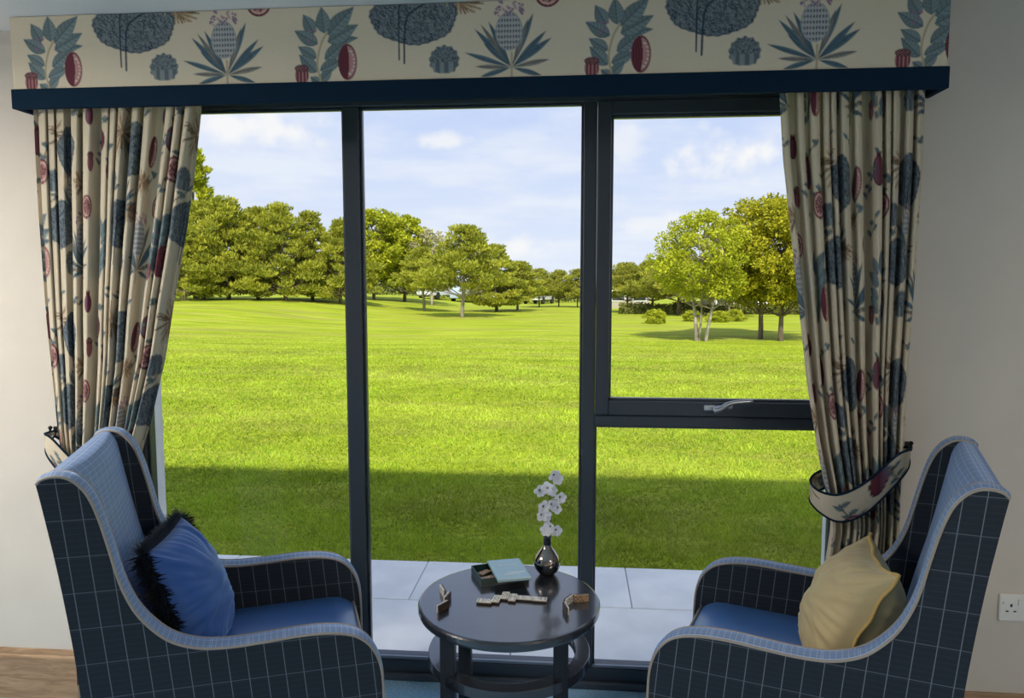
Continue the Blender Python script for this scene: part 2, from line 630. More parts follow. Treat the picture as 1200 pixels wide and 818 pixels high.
# unseen fill lamps added under the ceiling to brighten the room
M_DIFF, _, _b = principled('fill_lamp_diffuser', (0.9, 0.88, 0.84), 0.5)
_b.inputs['Emission Color'].default_value = (1.0, 0.86, 0.70, 1)
_b.inputs['Emission Strength'].default_value = 3.0


def fill_lamp(x, y, label, power, colr):
    t = tag(empty('fill_lamp', (x, y, CZ)), label, 'lamp', 'added fill lamps')
    m = MB().lathe([(0.26, 0.0), (0.26, -0.02), (0.25, -0.03)], n=40)
    m.build('base_plate', M_PLASTIC, t, smooth_=False)
    m = MB().lathe([(0.24, -0.03), (0.235, -0.055), (0.20, -0.075), (0.10, -0.085), (0.01, -0.087)], n=40)
    m.build('fill_diffuser', M_DIFF, t, smooth_=True)
    d = bpy.data.lights.new('bulb', 'AREA')  # light source of the added fill lamp
    d.shape = 'DISK'
    d.size = 0.46
    d.energy = power
    d.color = colr
    o = bpy.data.objects.new('bulb', d)  # light of the added fill lamp
    COL.objects.link(o)
    o.parent = t
    o.location = (0, 0, -0.10)


fill_lamp(1.95, -3.3, 'added round fill lamp on the ceiling by the right wall, behind the right armchair', 46, (1.0, 0.87, 0.72))
fill_lamp(-2.55, -1.45, 'added round fill lamp on the ceiling by the left wall, behind the left armchair', 64, (1.0, 0.92, 0.82))

# ---------------------------------------------------------------- garden ground


def sstep(t):
    t = np.clip(t, 0, 1)
    return t * t * (3 - 2 * t)


def ground(x, y):
    x = np.asarray(x, float)
    y = np.asarray(y, float)
    return (-0.055 + 0.80 * sstep((y - 9) / 30) * sstep((-x - 6.0) / 12) * (1 - 0.5 * sstep((y - 55) / 40))
            + 0.025 * np.sin(x * 0.55 + 1) * np.sin(y * 0.4) * sstep((y - 5) / 10))


def lawn_mat():
    m, nt, b = principled('lawn_turf', (0.2, 0.33, 0.02), 0.9, spec=0.1)
    tc = N(nt, 'ShaderNodeTexCoord')
    P = tc.outputs['Object']

    def nz(scale, stretch=None, detail=4):
        v = P
        if stretch:
            mp = N(nt, 'ShaderNodeMapping')
            mp.inputs['Scale'].default_value = stretch
            nt.links.new(P, mp.inputs[0])
            v = mp.outputs[0]
        n = N(nt, 'ShaderNodeTexNoise')
        n.inputs['Scale'].default_value = scale
        n.inputs['Detail'].default_value = detail
        nt.links.new(v, n.inputs['Vector'])
        return n.outputs[0]
    c = mix(nt, smooth(nt, nz(28, (0.6, 1, 1)), 0.35, 0.68), (0.215, 0.285, 0.010), (0.350, 0.420, 0.018))
    c = mix(nt, mth(nt, 'MULTIPLY', smooth(nt, nz(0.35, (1, 1.6, 1)), 0.45, 0.68), 0.5), c, (0.36, 0.42, 0.03))
    c = mix(nt, mth(nt, 'MULTIPLY', smooth(nt, nz(0.22, (0.5, 3.0, 1)), 0.46, 0.60), 0.75), c, (0.29, 0.29, 0.05))
    c = mix(nt, mth(nt, 'MULTIPLY', smooth(nt, nz(0.9, (0.35, 2.6, 1)), 0.48, 0.62), 0.6), c, (0.40, 0.44, 0.05))
    c = mix(nt, mth(nt, 'MULTIPLY', smooth(nt, nz(0.6, (0.4, 2.0, 1), 6), 0.52, 0.66), 0.5), c, (0.17, 0.23, 0.01))
    nt.links.new(c, b.inputs['Base Color'])
    bp = N(nt, 'ShaderNodeBump')
    bp.inputs['Strength'].default_value = 0.7
    bp.inputs['Distance'].default_value = 0.04
    nt.links.new(nz(24), bp.inputs['Height'])
    nt.links.new(bp.outputs[0], b.inputs['Normal'])
    return m


M_LAWN = lawn_mat()
PE = 1.52                                    # patio edge
ny, nx = 150, 170
ys = PE + (np.linspace(0, 1, ny) ** 2.6) * 150
xs = np.sign(np.linspace(-1, 1, nx)) * np.abs(np.linspace(-1, 1, nx)) ** 1.8 * 110 - 4
X, Y = np.meshgrid(xs, ys)
V = np.stack([X, Y, ground(X, Y)], -1).reshape(-1, 3)
lawn = mesh_obj('lawn', np_mesh('lawn', V, grid_faces(nx, ny), True), M_LAWN)
tag(lawn, kind='structure')
struct('ground', MB().box(-110, 110, -40, PE, -0.30, -0.125), M_LAWN)

# grass blades on the nearer lawn
NB = 420000
d = np.exp(rng.uniform(np.log(3.92), np.log(24), NB))
by = d - 2.41
keep_w = 0.80 * d + 0.4
bx = -0.085 * d + rng.uniform(-1, 1, NB) * keep_w
bz = ground(bx, by)
ang = rng.uniform(0, 2 * np.pi, NB)
hgt = rng.uniform(0.015, 0.036, NB) * np.clip((25 - d) / 12, 0.05, 1)
wid = np.maximum(0.0030, 0.0008 * d) * rng.uniform(0.7, 1.4, NB)
lean = rng.normal(0, 0.75, (NB, 2)) * hgt[:, None]
# clumps: taller and darker tufts
cl = np.sin(bx * 7.3 + 2 * np.sin(by * 3.1)) * np.sin(by * 6.1 + 2 * np.sin(bx * 2.7))
hgt *= 1 + 0.45 * cl
P0 = np.stack([bx - np.cos(ang) * wid, by - np.sin(ang) * wid, bz - 0.004], 1)
P1 = np.stack([bx + np.cos(ang) * wid, by + np.sin(ang) * wid, bz - 0.004], 1)
P2 = np.stack([bx + lean[:, 0], by + lean[:, 1], bz + hgt], 1)
V = np.stack([P0, P1, P2], 1).reshape(-1, 3)
F = np.arange(NB * 3).reshape(-1, 3)
t = rng.uniform(0, 1, NB)[:, None]
fine_ = 0.5 + 0.5 * np.sin(bx * 3.1 + 2.2 * np.sin(by * 1.7)) * np.sin(by * 2.7 + 1.9 * np.sin(bx * 1.3))
big = (0.5 + 0.5 * np.sin(bx * 0.9 + 1.3 * np.sin(by * 0.5)) * np.sin(by * 0.8 + np.sin(bx * 0.4)))[:, None]
c = np.array([0.170, 0.310, 0.016]) * (1 - t) + np.array([0.520, 0.630, 0.055]) * t
c = c * (1 - 0.35 * big) + np.array([0.50, 0.56, 0.05]) * 0.35 * big
strk = np.sin(by * 1.9 + 0.8 * np.sin(bx * 0.7) + 0.25 * bx) * np.sin(bx * 0.45 + 1.7 * np.sin(by * 0.6))
c = c * (0.76 + 0.34 * fine_ + 0.20 * cl + 0.13 * strk)[:, None]
c = c + (np.clip(strk, 0, 1) * 0.10)[:, None] * np.array([0.5, 0.42, 0.16])
dry = (rng.uniform(0, 1, NB) < 0.05)[:, None]
c = np.where(dry, np.array([0.42, 0.36, 0.10]), c)
col = np.repeat(c, 3, 0)
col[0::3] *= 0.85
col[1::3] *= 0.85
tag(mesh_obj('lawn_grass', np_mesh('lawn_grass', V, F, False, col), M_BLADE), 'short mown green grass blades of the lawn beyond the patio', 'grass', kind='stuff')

# paving slabs, each its own piece
M_SLAB = noise_var('concrete_slab', (0.76, 0.76, 0.75), (0.88, 0.87, 0.85), 5, 0.75, 0.15, lo=0.3, hi=0.75, bscale=60)
M_BED = noise_var('patio_joint', (0.16, 0.16, 0.16), (0.25, 0.25, 0.24), 30, 0.95)
patio = tag(MB().box(-4.4, 3.9, 0.40, PE - 0.004, -0.12, -0.042).build('patio', M_BED), kind='structure')
SL = 1.115
slab_cache = {}


def slab(x0, x1, y0, y1):
    key = (round(x1 - x0, 3), round(y1 - y0, 3))
    hx, hy = key[0] / 2 - 0.0022, key[1] / 2 - 0.0022
    if key not in slab_cache:
        m = MB()
        b = 0.004
        m.add([(-hx, -hy, -0.03), (hx, -hy, -0.03), (hx, hy, -0.03), (-hx, hy, -0.03),
               (-hx, -hy, -b), (hx, -hy, -b), (hx, hy, -b), (-hx, hy, -b),
               (-hx + b, -hy + b, 0), (hx - b, -hy + b, 0), (hx - b, hy - b, 0), (-hx + b, hy - b, 0)],
              [(0, 1, 5, 4), (1, 2, 6, 5), (2, 3, 7, 6), (3, 0, 4, 7), (4, 5, 9, 8), (5, 6, 10, 9), (6, 7, 11, 10), (7, 4, 8, 11), (8, 9, 10, 11)])
        slab_cache[key] = m.mesh('paving_slab')
    o = mesh_obj('paving_slab', slab_cache[key], M_SLAB, patio)
    o.location = ((x0 + x1) / 2, (y0 + y1) / 2, -0.03 + random.uniform(-0.0015, 0.0015))


for k in range(-3, 4):
    x = -0.817 + k * SL
    slab(x, x + SL, 1.010, PE)
    slab(x + SL / 2, x + SL * 1.5, 0.500, 1.010)
    slab(x, x + SL, 0.405, 0.500)

# ---------------------------------------------------------------- botanical print, drawn once as a repeating cloth design
PXM = 0.00272                                # metres per design unit
TW, TH, RS = 338, 235, 2                     # repeat in design units, samples per unit


def lin(r, g, b):
    return np.array([((v / 255 + 0.055) / 1.055) ** 2.4 if v > 10 else v / 3295 for v in (r, g, b)])


CREAM = lin(214, 203, 182)
cnv = np.ones((TH * RS, TW * RS, 3)) * CREAM
prng = np.random.default_rng(3)
_w = prng.uniform(0, 1, (TH * RS, TW * RS))
SPECK = (_w + np.roll(_w, 1, 0) + np.roll(_w, 1, 1) + np.roll(np.roll(_w, 1, 0), 1, 1)) / 4
SPECK2 = sum(np.roll(np.roll(SPECK, i, 0), j, 1) for i in (0, 2, 4) for j in (0, 2, 4)) / 9


def win_(cx, cy, r):
    x0, x1 = int((cx - r) * RS), int((cx + r) * RS) + 1
    y0, y1 = int((cy - r) * RS), int((cy + r) * RS) + 1
    ix, iy = np.meshgrid(np.arange(x0, x1), np.arange(y0, y1))
    return ix % (TW * RS), iy % (TH * RS), (ix + 0.5) / RS, (iy + 0.5) / RS


def put(ix, iy, m, c):
    m = np.clip(m, 0, 1)[..., None]
    cnv[iy, ix] = cnv[iy, ix] * (1 - m) + np.asarray(c) * m


def ell(cx, cy, rx, ry, c, rot=0.0, soft=0.6, a=1.0):
    ix, iy, x, y = win_(cx, cy, max(rx, ry) + 2)
    cr, sr = math.cos(rot), math.sin(rot)
    u, v = (x - cx) * cr + (y - cy) * sr, -(x - cx) * sr + (y - cy) * cr
    rr = np.sqrt((u / rx) ** 2 + (v / ry) ** 2)
    put(ix, iy, (1 - rr) * min(rx, ry) / soft * a if a == 1 else np.clip((1 - rr) * min(rx, ry) / soft, 0, 1) * a, c)
    return ix, iy, u, v, rr


def line(pts, w, c, taper=False, a=1.0):
    pts = crom(pts, 5) if len(pts) > 2 else pts
    n = len(pts)
    for i in range(n - 1):
        (ax, ay), (bx_, by_) = pts[i], pts[i + 1]
        L = math.hypot(bx_ - ax, by_ - ay) + 1e-6
        ww = w * (1 - i / n * 0.8) if taper else w
        ix, iy, x, y = win_((ax + bx_) / 2, (ay + by_) / 2, L / 2 + ww + 1)
        t = np.clip(((x - ax) * (bx_ - ax) + (y - ay) * (by_ - ay)) / L ** 2, 0, 1)
        dd = np.hypot(x - ax - t * (bx_ - ax), y - ay - t * (by_ - ay))
        put(ix, iy, np.clip((ww / 2 - dd) / 0.5 + 0.5, 0, 1) * a, c)


def leaf(a, b, w, c, dark, veins=7, sharp=0.75):
    L = math.hypot(b[0] - a[0], b[1] - a[1])
    ux, uy = (b[0] - a[0]) / L, (b[1] - a[1]) / L
    ix, iy, x, y = win_((a[0] + b[0]) / 2, (a[1] + b[1]) / 2, L / 2 + w + 1)
    u = ((x - a[0]) * ux + (y - a[1]) * uy) / L
    v = -(x - a[0]) * uy + (y - a[1]) * ux
    hw = w * np.sin(np.pi * np.clip(u, 0, 1) ** sharp)
    m = np.clip((hw - np.abs(v)) / 0.7 + 0.3, 0, 1) * ((u > 0) & (u < 1))
    shade = np.where(v > 0, 1.0, 0.80)
    fr = np.abs(((u * veins - np.abs(v) / w * 0.9) % 1.0) - 0.5) * 2
    vein = np.clip((0.35 - fr) / 0.3, 0, 1) * 0.55
    edge = np.clip((1.3 - (hw - np.abs(v))) / 1.0, 0, 1) * 0.7
    rib = np.clip((0.8 - np.abs(v)) / 0.5, 0, 1) * 0.8
    k = np.clip(np.maximum(np.maximum(vein, edge), rib) + (SPECK[iy, ix] - 0.5) * 0.5, 0, 1)[..., None]
    cc = np.asarray(c) * shade[..., None] * (1 - k) + np.asarray(dark) * k
    mm = m[..., None]
    cnv[iy, ix] = cnv[iy, ix] * (1 - mm) + cc * mm


TEAL, DTEAL = lin(124, 142, 146), lin(56, 80, 96)
BLUE, DBLUE = lin(132, 143, 148), lin(44, 61, 80)
MAR, DMAR, PINK = lin(108, 52, 66), lin(68, 28, 42), lin(180, 134, 134)
PUR, BRN, DBRN = lin(140, 112, 140), lin(150, 124, 98), lin(88, 66, 50)
STEM = lin(176, 162, 132)


def branch(ox, oy, s=1.0):
    P = lambda x, y: (ox + (x - 60) * s, oy + (y - 62) * s)
    for a, b, w in (((68, 60), (105, 56), 6), ((64, 80), (92, 58), 8), ((58, 92), (86, 80), 7), ((68, 60), (105, 41), 9), ((68, 52), (100, 21), 10),
                    ((52, 50), (39, 28), 8), ((64, 50), (61, 20), 9), ((56, 62), (28, 46), 8), ((54, 78), (32, 64), 7), ((54, 94), (33, 73), 8), ((58, 104), (73, 91), 6), ((57, 106), (46, 99), 5)):
        leaf(P(*a), P(*b), w * s, TEAL, DTEAL)
    line([P(59, 106), P(55, 84), P(60, 62), P(67, 50)], 2.4 * s, STEM)
    for x, y in ((46, 47), (50, 54), (45, 58), (53, 47)):
        ell(*P(x, y), 2.4 * s, 2.0 * s, PUR)


def pod(cx, cy, s=1.0, rot=0.0):
    ix, iy, u, v, rr = ell(cx, cy, 11.5 * s, 21 * s, PINK, rot)
    put(ix, iy, np.clip((1 - rr) * 9, 0, 1) * (np.abs(rr - 0.93) < 0.07), DMAR)
    put(ix, iy, ((rr > 0.60) & (rr < 0.74) & (u > 1) & (np.sin(v * 1.5) > 0)) * 1.0, CREAM)
    put(ix, iy, ((rr < 0.97) & (u < 2.0 * s - 0.006 * v * v)) * 1.0, MAR)
    put(ix, iy, ((rr < 0.95) & (u < 1.5 * s - 0.006 * v * v) & (np.sin(u * 2.2 + 0.02 * v * v) > 0.55)) * 0.8, DMAR)


def cup(cx, cy, s=1.0):
    ix, iy, u, v, rr = ell(cx, cy + 3 * s, 8.5 * s, 11 * s, MAR)
    put(ix, iy, ((rr < 0.95) & (v > -5) & (np.sin(u * 1.5) > 0.3)) * 0.8, PINK)
    ix, iy, u, v, rr = ell(cx, cy - 5 * s, 9 * s, 4.5 * s, DMAR)
    put(ix, iy, ((rr < 0.8) & (np.sin(u * 1.7) * np.sin(v * 2.4) > 0.25)) * 1.0, PINK)


def lace(cx, cy, rx, ry, stems=True):
    ix, iy, x, y = win_(cx, cy, max(rx, ry) * 1.15)
    a = np.arctan2((y - cy) / ry, (x - cx) / rx)
    rr = np.hypot((x - cx) / rx, (y - cy) / ry) * (1 + 0.012 * np.sin(a * 29) + 0.025 * np.sin(a * 3 + 1) + 0.02 * np.sin(a * 7))
    m = np.clip((1 - rr) * 26, 0, 1)
    sp = np.clip((SPECK[iy, ix] - 0.48) * 6, 0, 1) * 0.95 + np.clip((SPECK2[iy, ix] - 0.5) * 3, -0.12, 0.12)
    k = np.clip(0.22 + sp + 0.4 * (rr > 0.93), 0, 1)[..., None]
    cc = BLUE * (1 - k) + DBLUE * k
    cnv[iy, ix] = cnv[iy, ix] * (1 - m[..., None]) + cc * m[..., None]
    if stems:
        line([(cx - 16, cy - ry * 0.6), (cx - 18, cy), (cx - 18, cy + ry + 16)], 1.8, DBLUE)
        line([(cx + 14, cy - ry * 0.5), (cx - 6, cy - ry * 0.1), (cx - 11, cy + ry * 0.5), (cx - 12, cy + ry + 20)], 2.2, DBLUE)


def dome(cx, cy, s=1.0):
    ix, iy, x, y = win_(cx, cy, 21 * s)
    u, v = (x - cx) / (18 * s), (y - cy) / (17 * s)
    rr = np.hypot(u, v)
    a = np.arctan2(v, u)
    m = np.clip((1 - rr * (1 + 0.05 * np.sin(a * 13))) * 14, 0, 1) * (v < 0.86)
    low = v > 0.15
    k = np.where(low, (np.sin(u * 11) > 0.1) * 0.55 + 0.1, np.clip(0.45 + (SPECK[iy, ix] - 0.5) * 3, 0, 1))[..., None]
    cc = BLUE * (1 - k) + DBLUE * k
    cnv[iy, ix] = cnv[iy, ix] * (1 - m[..., None]) + cc * m[..., None]


def feathers(cx, cy, r, squash=0.55, a0=0.0, a1=6.28):
    for k in range(70):
        a = prng.uniform(a0, a1)
        rr = r * prng.uniform(0.55, 1.05)
        b = (cx + rr * math.cos(a), cy + rr * math.sin(a) * squash)
        c0 = BRN if prng.uniform() < 0.6 else (DBRN if prng.uniform() < 0.6 else lin(196, 178, 150))
        line([(cx + 0.15 * rr * math.cos(a), cy + 0.15 * rr * math.sin(a) * squash), b], prng.uniform(1.0, 2.4), c0, a=0.85)


def protea(ox, oy, s=1.0):
    P = lambda x, y: (ox + (x - 282) * s, oy + (y - 88) * s)
    SB, SG = lin(92, 118, 134), lin(150, 142, 130)
    for b, w, c in (((228, 76), 3.0, SB), ((240, 50), 3.6, SB), ((247, 45), 3.0, SG), ((256, 42), 3.4, SB), ((308, 34), 3.8, SB), ((302, 40), 3.0, SG), ((323, 54), 3.6, SB), ((329, 62), 4.0, SB), ((327, 86), 3.0, SG), ((240, 92), 2.6, SG), ((250, 66), 3.0, SB), ((316, 72), 3.0, SB), ((246, 104), 3, SB), ((318, 104), 3, SB)):
        leaf(P(283, 94), P(*b), w * s, c, DTEAL, 3, 1.15)
    line([P(283, 110), P(283, 78)], 2.4 * s, STEM)
    ix, iy, u, v, rr = ell(*P(280, 54), 16 * s, 22 * s, lin(176, 176, 178))
    dm = (np.sin((u + v * 0.55) * 0.95) * np.sin((u - v * 0.55) * 0.95))
    put(ix, iy, np.clip((1 - rr) * 8, 0, 1) * (dm > 0.18) * 0.85, DTEAL)
    put(ix, iy, np.clip((1 - rr) * 8, 0, 1) * (rr > 0.9) * 0.6, TEAL)
    for k in range(46):
        x, y = prng.uniform(264, 297), prng.uniform(20, 37)
        ell(*P(x, y), 1.9 * s, 1.5 * s, PUR if prng.uniform() < 0.7 else lin(176, 150, 160))


def disc(cx, cy, r):
    ix, iy, u, v, rr = ell(cx, cy, r, r, PINK)
    put(ix, iy, ((rr > 0.82) & (rr < 1)) * 1.0, MAR)
    put(ix, iy, ((rr > 0.66) & (rr <= 0.82)) * 1.0, lin(205, 170, 160))
    for k in range(16):
        a = k * 2.4
        q = r * 0.58 * math.sqrt((k + 0.5) / 16)
        ell(cx + q * math.cos(a), cy + q * math.sin(a), r * 0.14, r * 0.10, DMAR, a)
    put(ix, iy, ((rr <= 0.66) & (SPECK2[iy, ix] > 0.52)) * 0.7, MAR)


def fruit(cx, cy, r):
    for dx in (-5, 0, 5):
        leaf((cx + dx * 0.4, cy - r * 0.8), (cx + dx, cy - r - 7), 2.2, MAR, DMAR, 2)
    ix, iy, u, v, rr = ell(cx, cy, r, r * 1.08, MAR)
    put(ix, iy, np.clip((1 - rr) * 6, 0, 1) * np.clip((-u / r + 0.2), 0, 1) * 0.7, PUR)
    put(ix, iy, ((rr > 0.9) & (rr < 1)) * 0.9, DMAR)
    put(ix, iy, ((rr < 0.9) & (np.sin(u * 1.3) > 0.75)) * 0.45, DMAR)


def twig(x0, y0, x1, y1, n=5, w=3.4):
    line([(x0, y0), ((x0 + x1) / 2 + 4, (y0 + y1) / 2), (x1, y1)], 1.4, DBRN)
    for k in range(n):
        t = (k + 0.5) / n
        x, y = x0 + (x1 - x0) * t + 2, y0 + (y1 - y0) * t
        sg = 1 if k % 2 else -1
        leaf((x, y), (x + sg * 13, y - 7 + 3 * (k % 3)), w, TEAL, DTEAL, 4)


# upper half of the repeat (the part the pelmet shows)
off = 8 - 12
twig(118 - 12, 112, 120 - 12, 94, 3, 2.6)
twig(172 - 12, 114, 168 - 12, 100, 2, 2.2)
branch(60 - 12, 62 - 20)
pod(91 - 12, 83 - 20)
cup(36 - 12, 94 - 20)
feathers(222 - 12, 20 - 20, 30, 0.5)
lace(170 - 12, 35 - 20, 52, 31)
dome(205 - 12, 84 - 20)
protea(282 - 12, 88 - 20)
disc(324 - 12, 14 - 20, 15)
# lower half of the repeat (seen on the curtains)
twig(40, 128, 84, 112, 5)
fruit(44, 146, 16)
twig(70, 178, 96, 150, 5)
disc(80, 184, 16)
feathers(150, 138, 34, 0.9)
lace(205, 158, 44, 34)
dome(128, 196, 0.9)
pod(286, 160, 1.0, 0.25)
twig(262, 205, 300, 186, 5)
cup(322, 170, 1.1)
protea(196, 226, 0.6)
twig(20, 222, 34, 194, 4)
fruit(318, 116, 11)
feathers(264, 200, 20, 0.9)
twig(8, 176, 26, 140, 6, 3.0)
twig(112, 226, 140, 206, 4, 2.8)
twig(232, 108, 258, 118, 4, 2.8)
cnv = np.clip(cnv * (0.96 + 0.08 * SPECK[..., None]), 0, 1)


def sample(s, t):
    x = (s / PXM * RS) % (TW * RS)
    y = (t / PXM * RS) % (TH * RS)
    x0, y0 = np.floor(x).astype(int), np.floor(y).astype(int)
    fx, fy = (x - x0)[..., None], (y - y0)[..., None]
    x0 %= TW * RS
    y0 %= TH * RS
    x1, y1 = (x0 + 1) % (TW * RS), (y0 + 1) % (TH * RS)
    return (cnv[y0, x0] * (1 - fx) + cnv[y0, x1] * fx) * (1 - fy) + (cnv[y1, x0] * (1 - fx) + cnv[y1, x1] * fx) * fy


# ---------------------------------------------------------------- pelmet
PX0, PX1, PY, PZ0, PZB, PZ1 = -1.853, 1.098, -0.12, 2.124, 2.188, 2.418
pel = tag(empty('pelmet', (0, 0, PZ0)), 'box pelmet in cream botanical print fabric with navy band above the window', 'pelmet')


def pelmet_path(px0, px1, py, step):
    p = [(px0, y) for y in np.arange(-0.002, py, -step)]
    p += [(x, py) for x in np.arange(px0, px1, step)]
    p += [(px1, y) for y in np.arange(py, -0.002, step)]
    return np.array(p)


pp = pelmet_path(PX0, PX1, PY, 0.0027)
sarc = np.concatenate([[0], np.cumsum(np.hypot(*np.diff(pp, axis=0).T))]) - 0.118
zz = np.linspace(PZ1, PZB - 0.004, 88)
S, Z = np.meshgrid(sarc, zz)
Xp, _ = np.meshgrid(pp[:, 0], zz)
Yp, _ = np.meshgrid(pp[:, 1], zz)
Yp = Yp + 0.0012 * np.sin(Xp * 9) * (Yp < PY + 0.001)
V = np.stack([Xp, Yp, Z - PZ0], -1).reshape(-1, 3)
colr = sample(S, PZ1 - Z).reshape(-1, 3)
mesh_obj('fabric_cover', np_mesh('fabric_cover', V, grid_faces(len(pp), len(zz)), True, colr), M_PRINT, pel)
mb = MB()
o_ = 0.006
mb.box(PX0 - o_, PX1 + o_, PY - o_, PY + 0.014, 0, PZB - PZ0)
mb.box(PX0 - o_, PX0 + 0.014, PY + 0.014, -0.002, 0, PZB - PZ0)
mb.box(PX1 - 0.014, PX1 + o_, PY + 0.014, -0.002, 0, PZB - PZ0)
mb.build('lower_band', M_NAVY, pel, bevel=0.003)
mb = MB()
mb.box(PX0 + 0.003, PX1 - 0.003, PY + 0.004, PY + 0.014, PZB - PZ0, PZ1 - PZ0 - 0.001)
mb.box(PX0 + 0.003, PX1 - 0.003, PY + 0.014, -0.002, PZ1 - PZ0 - 0.016, PZ1 - PZ0 - 0.001)
mb.box(PX0 + 0.003, PX0 + 0.012, PY + 0.014, -0.002, PZB - PZ0, PZ1 - PZ0 - 0.016)
mb.box(PX1 - 0.012, PX1 - 0.003, PY + 0.014, -0.002, PZB - PZ0, PZ1 - PZ0 - 0.016)
M_LINING, _, _ = principled('calico_lining', (0.62, 0.58, 0.50), 0.85)
mb.build('board', M_LINING, pel)

# ---------------------------------------------------------------- curtains


def curtain(label, outer, inner, nf, cloth, s0, t0, flip, seed):
    r = np.random.default_rng(seed)
    nu, nv = 620, 440
    z = np.linspace(2.195, 0.006, nv)
    xo = np.interp(z, *np.array(sorted((b, a) for a, b in outer)).T)
    xi = np.interp(z, *np.array(sorted((b, a) for a, b in inner)).T)
    k = np.ones(9) / 9
    pad = lambda q: np.convolve(np.pad(q, 4, mode='edge'), k, 'valid')
    xo, xi = pad(xo), pad(xi)
    u = np.linspace(0, 1, nu)
    ph = r.uniform(0, 6, 6)
    # fold phase with uneven pleat widths that drift a little on the way down
    U, Z = np.meshgrid(u, z)
    drift = 0.05 * np.sin(Z * 1.9 + ph[0] + 4 * U)
    phase = 2 * np.pi * nf * (U + 0.022 * np.sin(2 * np.pi * 2.3 * U + ph[1]) + 0.012 * np.sin(2 * np.pi * 5.1 * U + ph[2])) + drift
    tie = np.exp(-((Z - 0.90) / 0.22) ** 2)
    amp = (0.033 + 0.008 * np.sin(2 * np.pi * 3.3 * U + ph[3]) + 0.009 * tie) * np.clip(0.75 + 0.25 * sstep((2.15 - Z) / 0.3), 0, 1)
    wv = np.cos(phase) + 0.28 * np.cos(2 * phase + ph[4] + 1.5 * U)
    yy = -0.066 + amp * wv * 0.95
    w = (xi - xo)[:, None]
    xx = xo[:, None] + w * U + np.sign(w) * 0.0075 * np.sin(2 * phase) * (np.abs(w) / 0.45)
    xx += 0.003 * np.sin(9 * U + 3 * Z)
    yy = np.clip(yy, -0.113, -0.012)
    V = np.stack([xx, yy, Z], -1).reshape(-1, 3)
    colr = sample(s0 + cloth * U, t0 + (2.2 - Z) * 1.02).reshape(-1, 3)
    F = grid_faces(nu, nv)
    if flip:
        F = F[:, ::-1]
    o = mesh_obj('curtain', np_mesh('curtain', V, F, True, colr), M_CURTAIN)
    return tag(o, label, 'curtain', 'pair of botanical print curtains')


curtain('cream botanical print curtain behind the chair with the blue cushion',
        [(-1.824, 2.2), (-1.820, 1.79), (-1.812, 1.41), (-1.795, 1.05), (-1.780, 0.9), (-1.778, 0.5), (-1.775, 0.0)],
        [(-1.245, 2.2), (-1.249, 2.13), (-1.284, 1.924), (-1.322, 1.727), (-1.374, 1.497), (-1.414, 1.292), (-1.481, 1.053), (-1.516, 0.956), (-1.540, 0.87), (-1.545, 0.78), (-1.52, 0.6), (-1.47, 0.0)],
        13, 2.15, 0.10, 0.22, False, 5)
curtain('cream botanical print curtain behind the chair with the gold cushion',
        [(1.071, 2.2), (1.074, 1.89), (1.068, 1.55), (1.057, 1.23), (1.050, 1.0), (1.045, 0.88), (1.047, 0.5), (1.06, 0.0)],
        [(0.627, 2.2), (0.629, 2.13), (0.643, 1.924), (0.674, 1.687), (0.708, 1.446), (0.739, 1.228), (0.775, 1.035), (0.817, 0.86), (0.835, 0.77), (0.828, 0.699), (0.817, 0.62), (0.77, 0.0)],
        12, -1.95, 0.80, 0.08, True, 11)


